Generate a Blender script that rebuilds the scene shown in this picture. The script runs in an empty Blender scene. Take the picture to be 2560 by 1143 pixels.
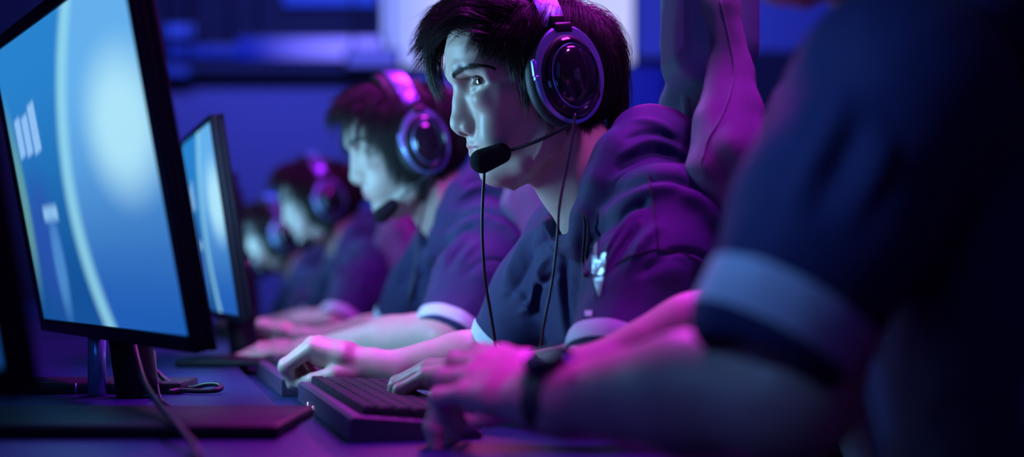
import bpy, math, random
import numpy as np
from mathutils import Vector, Matrix
from mathutils.bvhtree import BVHTree

scene = bpy.context.scene
HEAD_H = .0015    # head resolution
CLOTH_H = .0028   # cloth resolution
COL = scene.collection
rng = np.random.default_rng(7)
random.seed(7)

# ------------------------------------------------------------------ camera
ZC = 0.905                     # camera height
FPX = 2560 * 50.0 / 36.0       # focal length in pixels
HY = 690.0                     # image row of the horizon
cam_data = bpy.data.cameras.new('camera')
cam = bpy.data.objects.new('camera', cam_data)
COL.objects.link(cam)
cam.location = (0, 0, ZC)
cam.rotation_euler = (math.radians(90), 0, 0)
cam_data.lens = 50
cam_data.sensor_width = 36
cam_data.shift_y = (HY - 571.5) / 2560.0
cam_data.clip_start = 0.02
cam_data.dof.use_dof = True
cam_data.dof.focus_distance = 1.74
cam_data.dof.aperture_fstop = 1.8
scene.camera = cam

# ------------------------------------------------------------------ view, world
vs = scene.view_settings
scene.display_settings.display_device = 'sRGB'
vs.view_transform = 'Standard'
vs.look = 'None'
vs.gamma = 1.0
vs.exposure = 0.0
vs.use_curve_mapping = False
world = bpy.data.worlds.new('world')
scene.world = world
world.use_nodes = True
world.node_tree.nodes['Background'].inputs[0].default_value = (0.010, 0.012, 0.09, 1)
world.node_tree.nodes['Background'].inputs[1].default_value = 0.45

# ------------------------------------------------------------------ lamps: overhead and rear hall light, plus added fills and spots
def aim(o, target):
    d = Vector(target) - o.location
    o.rotation_euler = d.to_track_quat('-Z', 'Y').to_euler()

def area(name, loc, target, size, power, color, size_y=None, spread=180):
    l = bpy.data.lights.new(name, 'AREA')
    l.energy = power; l.color = color; l.size = size
    l.spread = math.radians(spread)
    if size_y:
        l.shape = 'RECTANGLE'; l.size_y = size_y
    o = bpy.data.objects.new(name, l)
    COL.objects.link(o); o.location = loc; aim(o, target)
    return o

def spot(name, loc, target, power, color, angle=40, blend=0.5, radius=0.08):
    l = bpy.data.lights.new(name, 'SPOT')
    l.energy = power; l.color = color; l.spot_size = math.radians(angle)
    l.spot_blend = blend; l.shadow_soft_size = radius
    o = bpy.data.objects.new(name, l)
    COL.objects.link(o); o.location = loc; aim(o, target)
    return o
area('overhead_magenta', (.42, 1.85, 2.5), (.0, 1.45, .9), .5, 42, (.74, .025, 1.0))
area('overhead_magenta_far', (.05, 3.1, 2.6), (-.3, 2.5, .9), .5, 26, (.80, .03, 1.0))  # second overhead, added to tint the second player's arms
area('rear_pink', (.35, 4.9, 2.5), (.1, 1.6, .9), .7, 24, (1.0, .07, .55))
area('front_blue_fill', (-.6, -.9, 2.0), (.1, 1.8, .9), 1.4, 2.4, (.05, .18, 1.0))
spot('sleeve_fill_spot', (-1.5, .15, 1.9), (.20, 1.0, 1.0), 120, (.14, .38, 1.0), 10, .9)  # added unseen spot that turns the nearest sleeve blue
spot('nape_fill_spot', (.50, 1.22, 2.15), (.125, 1.71, 1.05), 50, (.78, .14, 1.0), 11, .7)  # added unseen spot for pink on the focused player's nape
spot('hand_fill_spot', (.25, .55, 2.4), (-.02, 1.22, .82), 90, (.80, .02, 1.0), 9, .8)  # added unseen spot to brighten the nearest hand
area('wall_fill', (-1.2, 6.6, 3.9), (-1.0, 8.6, 1.3), 2.6, 118, (.12, .15, 1.0), .5)  # added area light that lifts the partition to blue


def P(px, py, Y):
    """world point that is seen at pixel (px, py) at depth Y"""
    return np.array(((px - 1280.0) / FPX * Y, Y, ZC - (py - HY) / FPX * Y))

# ------------------------------------------------------------------ object helpers
def tag(o, label=None, cat=None, group=None, kind=None):
    if label: o['label'] = label
    if cat: o['category'] = cat
    if group: o['group'] = group
    if kind: o['kind'] = kind
    return o

def empty(name, loc=(0, 0, 0)):
    o = bpy.data.objects.new(name, None)
    o.empty_display_size = 0.05
    COL.objects.link(o); o.location = loc
    return o

def link_mesh(name, V, F, mat, parent=None, smooth=True, cols=None):
    V = np.asarray(V, dtype=np.float32)
    me = bpy.data.meshes.new(name)
    if isinstance(F, np.ndarray):
        n, k = F.shape
        me.vertices.add(len(V)); me.vertices.foreach_set('co', V.ravel())
        me.loops.add(n * k); me.loops.foreach_set('vertex_index', F.astype(np.int32).ravel())
        me.polygons.add(n)
        me.polygons.foreach_set('loop_start', np.arange(0, n * k, k, dtype=np.int32))
        me.polygons.foreach_set('loop_total', np.full(n, k, dtype=np.int32))
        me.update(calc_edges=True)
        me.validate()
    else:
        me.from_pydata([tuple(map(float, v)) for v in V], [], F)
        me.update()
    me.polygons.foreach_set('use_smooth', np.full(len(me.polygons), bool(smooth)))
    if cols is not None and len(cols) == len(me.vertices):
        at = me.color_attributes.new('tint', 'FLOAT_COLOR', 'POINT')
        at.data.foreach_set('color', np.asarray(cols, dtype=np.float32).ravel())
    if mat: me.materials.append(mat)
    o = bpy.data.objects.new(name, me)
    COL.objects.link(o)
    if parent:
        o.parent = parent
        o.matrix_parent_inverse = parent.matrix_basis.inverted()
    return o

class MB:
    """collects shapes into one mesh"""
    def __init__(s): s.V = []; s.F = []
    def add(s, V, F):
        b = len(s.V)
        s.V += [tuple(map(float, v)) for v in V]
        s.F += [tuple(int(i) + b for i in f) for f in F]
    def box(s, c, size, R=None, bev=0.0):
        """box with chamfered edges; c centre, size full, R 3x3 columns axes"""
        hx, hy, hz = [q / 2 for q in size]
        c = np.array(c, float)
        R = np.eye(3) if R is None else np.asarray(R)
        if bev <= 0:
            pts = [(x, y, z) for x in (-hx, hx) for y in (-hy, hy) for z in (-hz, hz)]
            F = [(0,1,3,2),(4,6,7,5),(0,4,5,1),(2,3,7,6),(0,2,6,4),(1,5,7,3)]
            s.add([c + R @ np.array(p) for p in pts], F); return
        import bmesh
        bm = bmesh.new(); bmesh.ops.create_cube(bm, size=1)
        for v in bm.verts: v.co = Vector((v.co.x*2*hx, v.co.y*2*hy, v.co.z*2*hz))
        bmesh.ops.bevel(bm, geom=list(bm.edges), offset=min(bev, hx*.95, hy*.95, hz*.95), segments=3, affect='EDGES', profile=0.5)
        bm.verts.index_update()
        s.add([c + R @ np.array(v.co) for v in bm.verts], [[v.index for v in f.verts] for f in bm.faces])
        bm.free()
    def tube(s, pts, rad, n=10, cap=True):
        pts = np.array(pts, float); m = len(pts)
        rad = np.full(m, rad) if np.isscalar(rad) else np.array(rad, float)
        T = np.gradient(pts, axis=0); T /= np.linalg.norm(T, axis=1)[:, None] + 1e-12
        up = np.array((0.13, 0.21, 0.97)); 
        if abs(T[0] @ up) > .9: up = np.array((1., 0.1, 0))
        V = []; N = np.cross(T[0], up); N /= np.linalg.norm(N)
        for i in range(m):
            N = N - T[i] * (N @ T[i]); N /= np.linalg.norm(N) + 1e-12
            B = np.cross(T[i], N)
            for k in range(n):
                a = 2 * math.pi * k / n
                V.append(pts[i] + rad[i] * (math.cos(a) * N + math.sin(a) * B))
        F = [(i*n+k, i*n+(k+1) % n, (i+1)*n+(k+1) % n, (i+1)*n+k) for i in range(m-1) for k in range(n)]
        if cap:
            F.append(tuple(range(n-1, -1, -1))); F.append(tuple((m-1)*n+k for k in range(n)))
        s.add(V, F)
    def ring(s, prof, n, frame, ex=1, ey=1, closed=True):
        """sweep profile list of (radius, height) about frame axis z, elliptical"""
        R, o = frame
        m = len(prof); V = []
        for k in range(n):
            a = 2 * math.pi * k / n
            for r, h in prof:
                V.append(np.array(o) + R @ np.array((r*ex*math.cos(a), r*ey*math.sin(a), h)))
        F = []
        mm = m if closed else m - 1
        for k in range(n):
            for j in range(mm):
                F.append((k*m+j, ((k+1) % n)*m+j, ((k+1) % n)*m+(j+1) % m, k*m+(j+1) % m))
        s.add(V, F)
    def build(s, name, mat, parent=None, smooth=True, auto=None):
        o = link_mesh(name, s.V, s.F, mat, parent, smooth)
        if auto:
            try: o.data.set_sharp_from_angle(angle=math.radians(auto))
            except Exception: pass
        return o

def spline(pts, n):
    """Catmull-Rom through pts, n samples"""
    p = np.array(pts, float)
    if len(p) == 2:
        t = np.linspace(0, 1, n)[:, None]; return p[0]*(1-t)+p[1]*t
    q = np.vstack([2*p[0]-p[1], p, 2*p[-1]-p[-2]])
    t = np.linspace(0, len(p)-1-1e-9, n); i = t.astype(int); f = (t-i)[:, None]
    a, b, c, d = q[i], q[i+1], q[i+2], q[i+3]
    return .5*((2*b)+(-a+c)*f+(2*a-5*b+4*c-d)*f**2+(-a+3*b-3*c+d)*f**3)

# ------------------------------------------------------------------ materials
def srgb(r, g, b):
    f = lambda c: (c/255/12.92) if c/255 <= .04045 else ((c/255+.055)/1.055)**2.4
    return (f(r), f(g), f(b), 1)

def pmat(name, col, rough=.5, metal=0, spec=.5, noise=None, bump=None, sheen=0, coat=0, sss=0, emis=None, tintattr=False, sscale=.01):
    """principled material; noise=(scale, amount) mottles the colour, bump=(scale, strength, kind)"""
    m = bpy.data.materials.new(name); m.use_nodes = True
    nt = m.node_tree; N = nt.nodes; L = nt.links
    b = N['Principled BSDF']
    b.inputs['Base Color'].default_value = col
    b.inputs['Roughness'].default_value = rough
    b.inputs['Metallic'].default_value = metal
    b.inputs['Specular IOR Level'].default_value = spec
    b.inputs['Sheen Weight'].default_value = sheen
    b.inputs['Coat Weight'].default_value = coat
    if sss:
        b.inputs['Subsurface Weight'].default_value = sss
        b.inputs['Subsurface Radius'].default_value = (1, .35, .2)
        b.inputs['Subsurface Scale'].default_value = sscale
    tc = N.new('ShaderNodeTexCoord')
    last = None
    if tintattr:
        at = N.new('ShaderNodeVertexColor'); at.layer_name = 'tint'
        mx = N.new('ShaderNodeMix'); mx.data_type = 'RGBA'; mx.blend_type = 'MULTIPLY'
        mx.inputs[0].default_value = 1
        mx.inputs[6].default_value = col
        L.new(at.outputs[0], mx.inputs[7]); last = mx.outputs[2]
    if noise:
        nz = N.new('ShaderNodeTexNoise'); nz.inputs['Scale'].default_value = noise[0]; nz.inputs['Detail'].default_value = 5
        L.new(tc.outputs['Object'], nz.inputs['Vector'])
        mr = N.new('ShaderNodeMapRange'); mr.inputs[3].default_value = 1-noise[1]; mr.inputs[4].default_value = 1+noise[1]
        L.new(nz.outputs[0], mr.inputs[0])
        mx = N.new('ShaderNodeMix'); mx.data_type = 'RGBA'; mx.blend_type = 'MULTIPLY'; mx.inputs[0].default_value = 1
        if last: L.new(last, mx.inputs[6])
        else: mx.inputs[6].default_value = col
        L.new(mr.outputs[0], mx.inputs[7]); last = mx.outputs[2]
    if last: L.new(last, b.inputs['Base Color'])
    if bump:
        sc, st, kind = bump
        if kind == 'noise':
            t = N.new('ShaderNodeTexNoise'); t.inputs['Scale'].default_value = sc; t.inputs['Detail'].default_value = 6
            L.new(tc.outputs['Object'], t.inputs['Vector']); out = t.outputs[0]
        elif kind == 'voronoi':
            t = N.new('ShaderNodeTexVoronoi'); t.inputs['Scale'].default_value = sc
            L.new(tc.outputs['Object'], t.inputs['Vector']); out = t.outputs[0]
        else:   # weave
            w1 = N.new('ShaderNodeTexWave'); w1.inputs['Scale'].default_value = sc; w1.bands_direction = 'Z'
            w2 = N.new('ShaderNodeTexWave'); w2.inputs['Scale'].default_value = sc; w2.bands_direction = 'DIAGONAL'
            for w in (w1, w2):
                w.inputs['Distortion'].default_value = .05
                L.new(tc.outputs['Object'], w.inputs['Vector'])
            ad = N.new('ShaderNodeMath'); ad.operation = 'ADD'
            L.new(w1.outputs['Fac'], ad.inputs[0]); L.new(w2.outputs['Fac'], ad.inputs[1]); out = ad.outputs[0]
        bp = N.new('ShaderNodeBump'); bp.inputs['Strength'].default_value = st; bp.inputs['Distance'].default_value = .001
        L.new(out, bp.inputs['Height']); L.new(bp.outputs[0], b.inputs['Normal'])
    if emis:
        b.inputs['Emission Color'].default_value = emis[0]
        b.inputs['Emission Strength'].default_value = emis[1]
    return m

M = {}
M['skin'] = pmat('skin', (.60, .43, .37, 1), .42, spec=.45, noise=(60, .10), bump=(1500, .10, 'noise'), sss=.0, tintattr=True, sscale=.004)
M['cloth'] = pmat('navy_jersey', (.036, .036, .125, 1), .66, spec=.22, noise=(14, .12), bump=(900, .22, 'weave'), sheen=.04)
M['inner'] = pmat('dark_shirt', (.02, .03, .06, 1), .8, bump=(300, .3, 'weave'))
M['seam'] = pmat('seam_thread', (.012, .016, .04, 1), .8, noise=(80, .2))
M['stripe'] = pmat('pale_stripe', (.70, .74, .85, 1), .55, noise=(90, .14), bump=(500, .3, 'noise'))
M['foil'] = pmat('silver_foil', (.75, .82, .95, 1), .28, metal=.85, noise=(120, .25), bump=(220, 1.0, 'noise'))
M['hair'] = pmat('dark_brown_hair', (.020, .014, .018, 1), .36, spec=.5, noise=(40, .3))
M['brow'] = pmat('brow_hair', (.012, .009, .009, 1), .5, noise=(40, .3))
M['plastic'] = pmat('black_plastic', (.012, .013, .02, 1), .38, noise=(30, .2), bump=(1400, .12, 'noise'))
M['gloss'] = pmat('gloss_black', (.010, .010, .018, 1), .13, coat=.6, noise=(10, .1))
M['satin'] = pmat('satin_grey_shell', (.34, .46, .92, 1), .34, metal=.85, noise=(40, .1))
M['leather'] = pmat('black_leatherette', (.03, .03, .04, 1), .45, noise=(60, .2), bump=(1500, .3, 'voronoi'))
M['foam'] = pmat('black_foam', (.012, .013, .02, 1), .95, spec=.2, noise=(300, .3), bump=(1500, .8, 'voronoi'))
M['cable'] = pmat('black_cable', (.014, .014, .022, 1), .4, noise=(60, .2))
M['desk'] = pmat('dark_laminate', (.018, .034, .120, 1), .30, spec=.26, noise=(260, .25), bump=(1200, .25, 'noise'))
M['bezel'] = pmat('monitor_black', (.008, .007, .014, 1), .45, spec=.2, noise=(30, .2))
M['keys'] = pmat('keycap_plastic', (.030, .028, .045, 1), .42, spec=.3, noise=(200, .2))
M['deck'] = pmat('keyboard_shell', (.10, .06, .13, 1), .45, spec=.25, noise=(200, .15), bump=(900, .2, 'noise'))
M['chair_fabric'] = pmat('chair_violet_fabric', (.15, .10, .24, 1), .6, noise=(300, .22), bump=(1300, .5, 'weave'), sheen=.3)
M['chair_vinyl'] = pmat('chair_vinyl_teal_lit', (.27, .46, .58, 1), .48, noise=(40, .12), bump=(600, .2, 'voronoi'))  # monitor light on the headrest is put into this base colour
M['eye'] = pmat('eye_white', (.75, .74, .76, 1), .08, coat=1.0, noise=(80, .05))
M['wall'] = pmat('blue_wall', (.22, .22, .42, 1), .8, noise=(1.2, .10))
M['dark_wall'] = pmat('dark_panel', (.045, .05, .10, 1), .7, noise=(2, .2))
M['floor'] = pmat('dark_carpet', (.02, .02, .035, 1), .95, noise=(60, .3), bump=(200, .4, 'noise'))
M['metal'] = pmat('dark_metal', (.05, .05, .06, 1), .35, metal=.9, noise=(20, .1))
M['trouser'] = pmat('black_trousers', (.012, .013, .02, 1), .85, noise=(40, .2), bump=(350, .3, 'weave'))
M['watch'] = pmat('watch_glass', (.02, .02, .05, 1), .12, coat=.8, noise=(40, .1))

# ------------------------------------------------------------------ implicit modelling
class Field:
    """signed distance grid; shapes are blended in, then turned into a quad mesh"""
    def __init__(s, lo, hi, h, R=None, o=None):
        s.lo = np.array(lo, float); s.h = h
        s.n = np.maximum(((np.array(hi) - s.lo) / h).astype(int) + 2, 4)
        s.v = np.full(tuple(s.n), 1.0, dtype=np.float32)
    def sl(s, lo, hi):
        a = np.clip(np.floor((np.array(lo) - s.lo) / s.h).astype(int), 0, s.n)
        b = np.clip(np.ceil((np.array(hi) - s.lo) / s.h).astype(int) + 1, 0, s.n)
        return a, b
    def pts(s, a, b):
        ax = [(s.lo[i] + s.h * np.arange(a[i], b[i])).astype(np.float32) for i in range(3)]
        return ax[0][:, None, None], ax[1][None, :, None], ax[2][None, None, :]
    def blend(s, a, b, d, k, sub=False):
        v = s.v[a[0]:b[0], a[1]:b[1], a[2]:b[2]]
        if sub:
            d = -d
            if k > 0:
                hh = np.maximum(k - np.abs(v - d), 0) / k
                r = np.maximum(v, d) + hh * hh * k * .25
            else: r = np.maximum(v, d)
        else:
            if k > 0:
                hh = np.maximum(k - np.abs(v - d), 0) / k
                r = np.minimum(v, d) - hh * hh * k * .25
            else: r = np.minimum(v, d)
        s.v[a[0]:b[0], a[1]:b[1], a[2]:b[2]] = r
    def cone(s, A, B, ra, rb=None, k=.01, sub=False):
        rb = ra if rb is None else rb
        A = np.array(A, float); B = np.array(B, float); r = max(ra, rb) + k * 1.2 + s.h * 3
        a, b = s.sl(np.minimum(A, B) - r, np.maximum(A, B) + r)
        if (b <= a).any(): return
        x, y, z = s.pts(a, b); BA = B - A; l2 = max(BA @ BA, 1e-12)
        px, py, pz = x - A[0], y - A[1], z - A[2]
        t = np.clip((px*BA[0] + py*BA[1] + pz*BA[2]) / l2, 0, 1)
        d = np.sqrt((px-t*BA[0])**2 + (py-t*BA[1])**2 + (pz-t*BA[2])**2) - (ra + (rb-ra)*t)
        s.blend(a, b, d, k, sub)
    def chain(s, pts, rad, k=.01, sub=False):
        for i in range(len(pts)-1): s.cone(pts[i], pts[i+1], rad[i], rad[i+1], k, sub)
    def ell(s, C, r, R=None, k=.01, sub=False):
        C = np.array(C, float); r = np.array(r, float); m = r.max() + k*1.2 + s.h*3
        a, b = s.sl(C-m, C+m)
        if (b <= a).any(): return
        x, y, z = s.pts(a, b); px, py, pz = x-C[0], y-C[1], z-C[2]
        if R is not None:
            R = np.asarray(R)
            q = [px*R[0, i]+py*R[1, i]+pz*R[2, i] for i in range(3)]
        else: q = [px, py, pz]
        k0 = np.sqrt((q[0]/r[0])**2+(q[1]/r[1])**2+(q[2]/r[2])**2)
        k1 = np.sqrt((q[0]/r[0]**2)**2+(q[1]/r[1]**2)**2+(q[2]/r[2]**2)**2)
        d = k0*(k0-1)/np.maximum(k1, 1e-6)
        s.blend(a, b, d.astype(np.float32), k, sub)
    def box(s, C, half, R=None, rnd=.005, k=.01, sub=False):
        C = np.array(C, float); half = np.array(half, float); m = np.linalg.norm(half) + k*1.2 + s.h*3
        a, b = s.sl(C-m, C+m)
        if (b <= a).any(): return
        x, y, z = s.pts(a, b); px, py, pz = x-C[0], y-C[1], z-C[2]
        if R is not None:
            R = np.asarray(R); q = [px*R[0, i]+py*R[1, i]+pz*R[2, i] for i in range(3)]
        else: q = [px+0*py+0*pz, py+0*px+0*pz, pz+0*px+0*py]
        q = [np.abs(q[i]) - (half[i]-rnd) for i in range(3)]
        d = np.sqrt(sum(np.maximum(t, 0)**2 for t in q)) + np.minimum(np.maximum(np.maximum(q[0], q[1]), q[2]), 0) - rnd
        s.blend(a, b, d.astype(np.float32), k, sub)
    def fn(s, f, k=.01, sub=False):
        x, y, z = s.pts((0, 0, 0), s.n)
        X = np.broadcast_to(x, s.n); Yy = np.broadcast_to(y, s.n); Z = np.broadcast_to(z, s.n)
        s.blend((0, 0, 0), s.n, f(X, Yy, Z).astype(np.float32), k, sub)
    def mesh(s, smooth=1):
        v = s.v
        v[0] = v[-1] = .05; v[:, 0] = v[:, -1] = .05; v[:, :, 0] = v[:, :, -1] = .05
        neg = v < 0
        c = np.zeros(tuple(s.n-1), np.int8)
        for i in (0, 1):
            for j in (0, 1):
                for k in (0, 1):
                    c += neg[i:s.n[0]-1+i, j:s.n[1]-1+j, k:s.n[2]-1+k]
        act = (c > 0) & (c < 8)
        I = np.argwhere(act); idx = np.full(act.shape, -1, np.int32); idx[act] = np.arange(len(I))
        acc = np.zeros((len(I), 3)); cnt = np.zeros(len(I))
        corner = np.array([(i, j, k) for i in (0, 1) for j in (0, 1) for k in (0, 1)])
        cv = np.stack([v[I[:, 0]+a, I[:, 1]+b, I[:, 2]+d] for a, b, d in corner], 1)
        for p in range(8):
            for q in range(p+1, 8):
                if np.abs(corner[p]-corner[q]).sum() != 1: continue
                va, vb = cv[:, p], cv[:, q]; m = (va < 0) != (vb < 0)
                t = np.where(m, va/np.where(m, va-vb, 1), 0)[:, None]
                acc += np.where(m[:, None], corner[p]*(1-t)+corner[q]*t, 0); cnt += m
        V = s.lo + s.h*(I + acc/np.maximum(cnt, 1)[:, None])
        Fs = []
        for ax in range(3):
            o1, o2 = [(1, 2), (2, 0), (0, 1)][ax]
            sl0 = [slice(1, -1)]*3; sl1 = [slice(1, -1)]*3
            sl0[ax] = slice(0, s.n[ax]-1); sl1[ax] = slice(1, s.n[ax])
            A = neg[tuple(sl0)]; B = neg[tuple(sl1)]
            E = np.argwhere(A != B); off = np.array([1, 1, 1]); off[ax] = 0
            flip = A[tuple(E.T)]; E = E + off
            u = np.zeros(3, int); u[o1] = 1; w = np.zeros(3, int); w[o2] = 1
            q = [idx[tuple((E-u-w).T)], idx[tuple((E-w).T)], idx[tuple(E.T)], idx[tuple((E-u).T)]]
            q = np.stack(q, 1); q[~flip] = q[~flip][:, ::-1]; Fs.append(q)
        F = np.concatenate(Fs); F = F[(F >= 0).all(1)]
        for _ in range(smooth): V = relax(V, F, .5)
        return V, F

def relax(V, F, w=.5):
    acc = np.zeros_like(V); cnt = np.zeros(len(V)); k = F.shape[1]
    for i in range(k):
        a = F[:, i]; b = F[:, (i+1) % k]
        for d in range(3):
            acc[:, d] += np.bincount(a, V[b, d], len(V)) + np.bincount(b, V[a, d], len(V))
        cnt += np.bincount(a, minlength=len(V)) + np.bincount(b, minlength=len(V))
    return V*(1-w) + w*acc/np.maximum(cnt, 1)[:, None]

def normals(V, F):
    n = np.cross(V[F[:, 2]]-V[F[:, 0]], V[F[:, 3]]-V[F[:, 1]])
    N = np.zeros_like(V)
    for i in range(4):
        for d in range(3): N[:, d] += np.bincount(F[:, i], n[:, d], len(V))
    return N/(np.linalg.norm(N, axis=1)[:, None]+1e-12)

def compact(V, F, keep):
    F = F[keep]; u = np.unique(F); m = np.full(len(V), -1); m[u] = np.arange(len(u))
    return V[u], m[F], u

def seg_dist(p, poly):
    """distance of 2D points p to polyline, plus fraction along it"""
    best = np.full(len(p), 1e9); tt = np.zeros(len(p)); n = len(poly)-1
    for i in range(n):
        a, b = poly[i], poly[i+1]; ab = b-a; l2 = ab@ab+1e-12
        t = np.clip(((p-a)@ab)/l2, 0, 1); d = np.linalg.norm(p-(a+t[:, None]*ab), axis=1)
        m = d < best; best[m] = d[m]; tt[m] = (i+t[m])/n
    return best, tt

# ------------------------------------------------------------------ head (local frame: F forward, L towards own left, U up; metres)
HU  = np.array([-130,-124,-116,-106,-92,-76,-60,-44,-26,-8, 6, 20, 42, 62, 78, 90, 98,104,108])/1000.
HXF = np.array([  12,  27,  41,  46, 50, 56, 60, 64, 70, 78,88, 92, 94, 90, 80, 64, 46, 24,-14])/1000.
HXB = np.array([   6, -4, -12, -20,-30,-42,-62,-84,-99,-108,-113,-115,-113,-106,-95,-80,-64,-46,-30])/1000.
HW  = np.array([   3, 14,  26, 38, 49, 57, 62, 66, 70, 73, 75, 77, 77, 74, 66, 54, 42, 26, 4])/1000.
HC  = np.array([   9,  8,   5, 2, -2, -8,-14,-18,-21,-24,-25,-25,-25,-25,-25,-25,-24,-22,-18])/1000.
HE  = np.array([   2, 2, 2.05,2.1,2.1,2.1,2.15,2.25,2.4,2.5,2.6,2.6,2.55,2.5,2.4,2.3,2.2,2.1,2.0])
HRNGU = (HU[0], HU[-1])
def head_q(F, L, U):
    u = np.clip(U, HU[0], HU[-1])
    xf = np.interp(u, HU, HXF); xb = np.interp(u, HU, HXB); w = np.interp(u, HU, HW); c = np.interp(u, HU, HC); e = np.interp(u, HU, HE)
    a = np.where(F > c, xf-c, c-xb); n = np.where(F > c, e, 2.2)
    q = ((np.abs(F-c)/a)**n + (np.abs(L)/w)**n)**(1/n)
    d = (q-1)*np.minimum(a, w)*.85
    over = np.maximum(U-HU[-1], 0) + np.maximum(HU[0]-U, 0)
    return np.where(over > 0, np.maximum(d, 0)+over, d)

def mm(*a): return np.array(a, float)/1000.

def build_head(h=.002, open_eye=True, throat=((-10, 0, -108), (-66, 0, -150))):
    f = Field(mm(-170, -125, -235), mm(118, 125, 118), h)
    f.fn(head_q, 0)
    # neck: leaning back and down from the skull base
    f.chain([mm(-54,0,-40), mm(-77,0,-100), mm(-118,0,-168), mm(-146,0,-225)], mm(49, 50, 53, 64), .018)
    f.cone(mm(-30,0,-96), mm(-96,0,-185), .024, .028, .02)                       # throat
    f.cone(mm(-46,0,-132), mm(-52,0,-140), .013, .013, .015)                     # larynx
    for s in (1, -1):
        f.cone(mm(-52,s*52,-66), mm(-86,s*18,-190), .013, .011, .014)            # neck muscle
        # jaw
        f.chain([mm(26,s*14,-113), mm(4,s*38,-98), mm(-16,s*53,-78), mm(-26,s*59,-44)], mm(11,12.5,13,11), .016)
        # cheek bone
        f.ell(mm(46,s*47,-24), mm(24,14,13), None, .018)
        f.cone(mm(36,s*58,-20), mm(-6,s*67,-14), .008, .008, .014)
        # eye socket
        f.ell(mm(79,s*30,-1), mm(18,18,12.5), None, .012, True)
        f.ell(mm(75,s*45,-1), mm(19,15,11.5), None, .012, True)
        # temple
        f.ell(mm(48,s*86,26), mm(24,16,24), None, .02, True)
        # brow ridge
        f.chain([mm(82,s*9,10), mm(79,s*24,15), mm(68,s*41,14), mm(54,s*54,6)], mm(6,6.5,6,5), .011)
        # eyelids over the eyeball
        f.ell(mm(52,s*31,0), mm(14.6,15.4,13.6), None, .006)
        f.chain([mm(62,s*18,-5), mm(66,s*29,-8.5), mm(58,s*43,-6)], mm(1.6,2.0,1.6), .008)
        # nostril wings
        f.ell(mm(66,s*13.6,-55), mm(10.5,6.4,8.4), None, .0045)
        # cheek fullness beside the mouth
        f.ell(mm(38,s*36,-62), mm(20,15,24), None, .02)
    # nose
    f.chain([mm(76,0,-2), mm(77,0,-22), mm(80,0,-42)], mm(6.0,5.6,7.2), .010)
    f.cone(mm(70,0,-12), mm(70,0,-48), .009, .013, .012)
    f.ell(mm(78.6,0,-50.5), mm(9.6,9.0,9.2), None, .007)
    f.cone(mm(76,0,-59), mm(63,0,-63.5), .0042, .0042, .005)
    # mouth block and lips
    f.ell(mm(44,0,-78), mm(20,27,20), None, .014)
    f.chain([mm(52,-23,-80), mm(59,-12,-77.5), mm(62.3,-4,-74.6), mm(62,0,-75.6), mm(62.3,4,-74.6), mm(59,12,-77.5), mm(52,23,-80)], mm(2,3.8,4.2,4.2,4.2,3.8,2), .004)
    f.chain([mm(51,-20,-82.5), mm(57.6,-10,-86.5), mm(58.6,0,-88), mm(57.6,10,-86.5), mm(51,20,-82.5)], mm(2,4.4,5.0,4.4,2), .004)
    f.chain([mm(56,-25,-80), mm(65,-12,-80.6), mm(67.6,0,-81), mm(65,12,-80.6), mm(56,25,-80)], mm(1,1.3,1.4,1.3,1), .0016, True)
    f.ell(mm(61,0,-98.5), mm(8,18,5.5), None, .010, True)
    # philtrum
    f.cone(mm(68,0,-66), mm(67.5,0,-72), .0022, .0022, .004, True)
    # chin
    f.ell(mm(36,0,-110), mm(13.5,17,12.5), None, .012)
    for s in (1, -1):
        f.ell(mm(71.5,s*7.2,-62.5), mm(6.8,3.7,4.2), None, .0015, True)            # nostrils
        ca, sa = math.cos(s*.78), math.sin(s*.78)
        R = np.array(((ca, -sa, 0), (sa, ca, 0), (0, 0, 1)))
        c = mm(52+12*ca, s*31+12*sa, .3 if open_eye else -5)
        f.ell(c, mm(13, 13.6, 6.0 if open_eye else 2.2), R, .0006, True)          # lid opening
        # ear
        f.ell(mm(-30,s*74,-14), mm(17,7,30), None, .006)
        f.ell(mm(-28,s*82,-12), mm(10,6,20), None, .004, True)
    V, F = f.mesh(1)
    # tint: lips redder, sockets and stubble area slightly cooler
    c = np.ones((len(V), 4))
    p = V*1000
    lip = np.exp(-(((p[:, 2]+81)/7.0)**2)**2)*np.exp(-((p[:, 1]/23)**2)**2)*(p[:, 0] > 53)
    c[:, 0] *= 1-.06*lip; c[:, 1] *= 1-.45*lip; c[:, 2] *= 1-.35*lip
    bz = np.interp(np.abs(p[:, 1]), [0, 15, 24, 36, 50, 60], [3, 4.5, 10, 14.5, 16, 12])
    bro = np.exp(-((p[:, 2]-bz)/3.6)**2)*np.clip((np.abs(p[:, 1])-12)/4, 0, 1)*np.clip((62-np.abs(p[:, 1]))/8, 0, 1)*(p[:, 0] > 35)
    c[:, :3] *= (1-.8*bro)[:, None]
    return V, F, c

HA = math.radians(14.6)
HR = np.array(((-math.cos(HA), math.sin(HA), 0), (-math.sin(HA), -math.cos(HA), 0), (0, 0, 1))) # columns F, L, U
HO = P(1300, 215, 1.775)
def rot_about(axis, ang):
    return np.array(Matrix.Rotation(ang, 3, Vector(axis)))
class Pose:
    """where one player's head sits: world = o + R @ local"""
    def __init__(s, o, R): s.o = np.array(o); s.R = np.array(R)
    def w(s, p): return s.o + np.asarray(p) @ s.R.T

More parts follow.
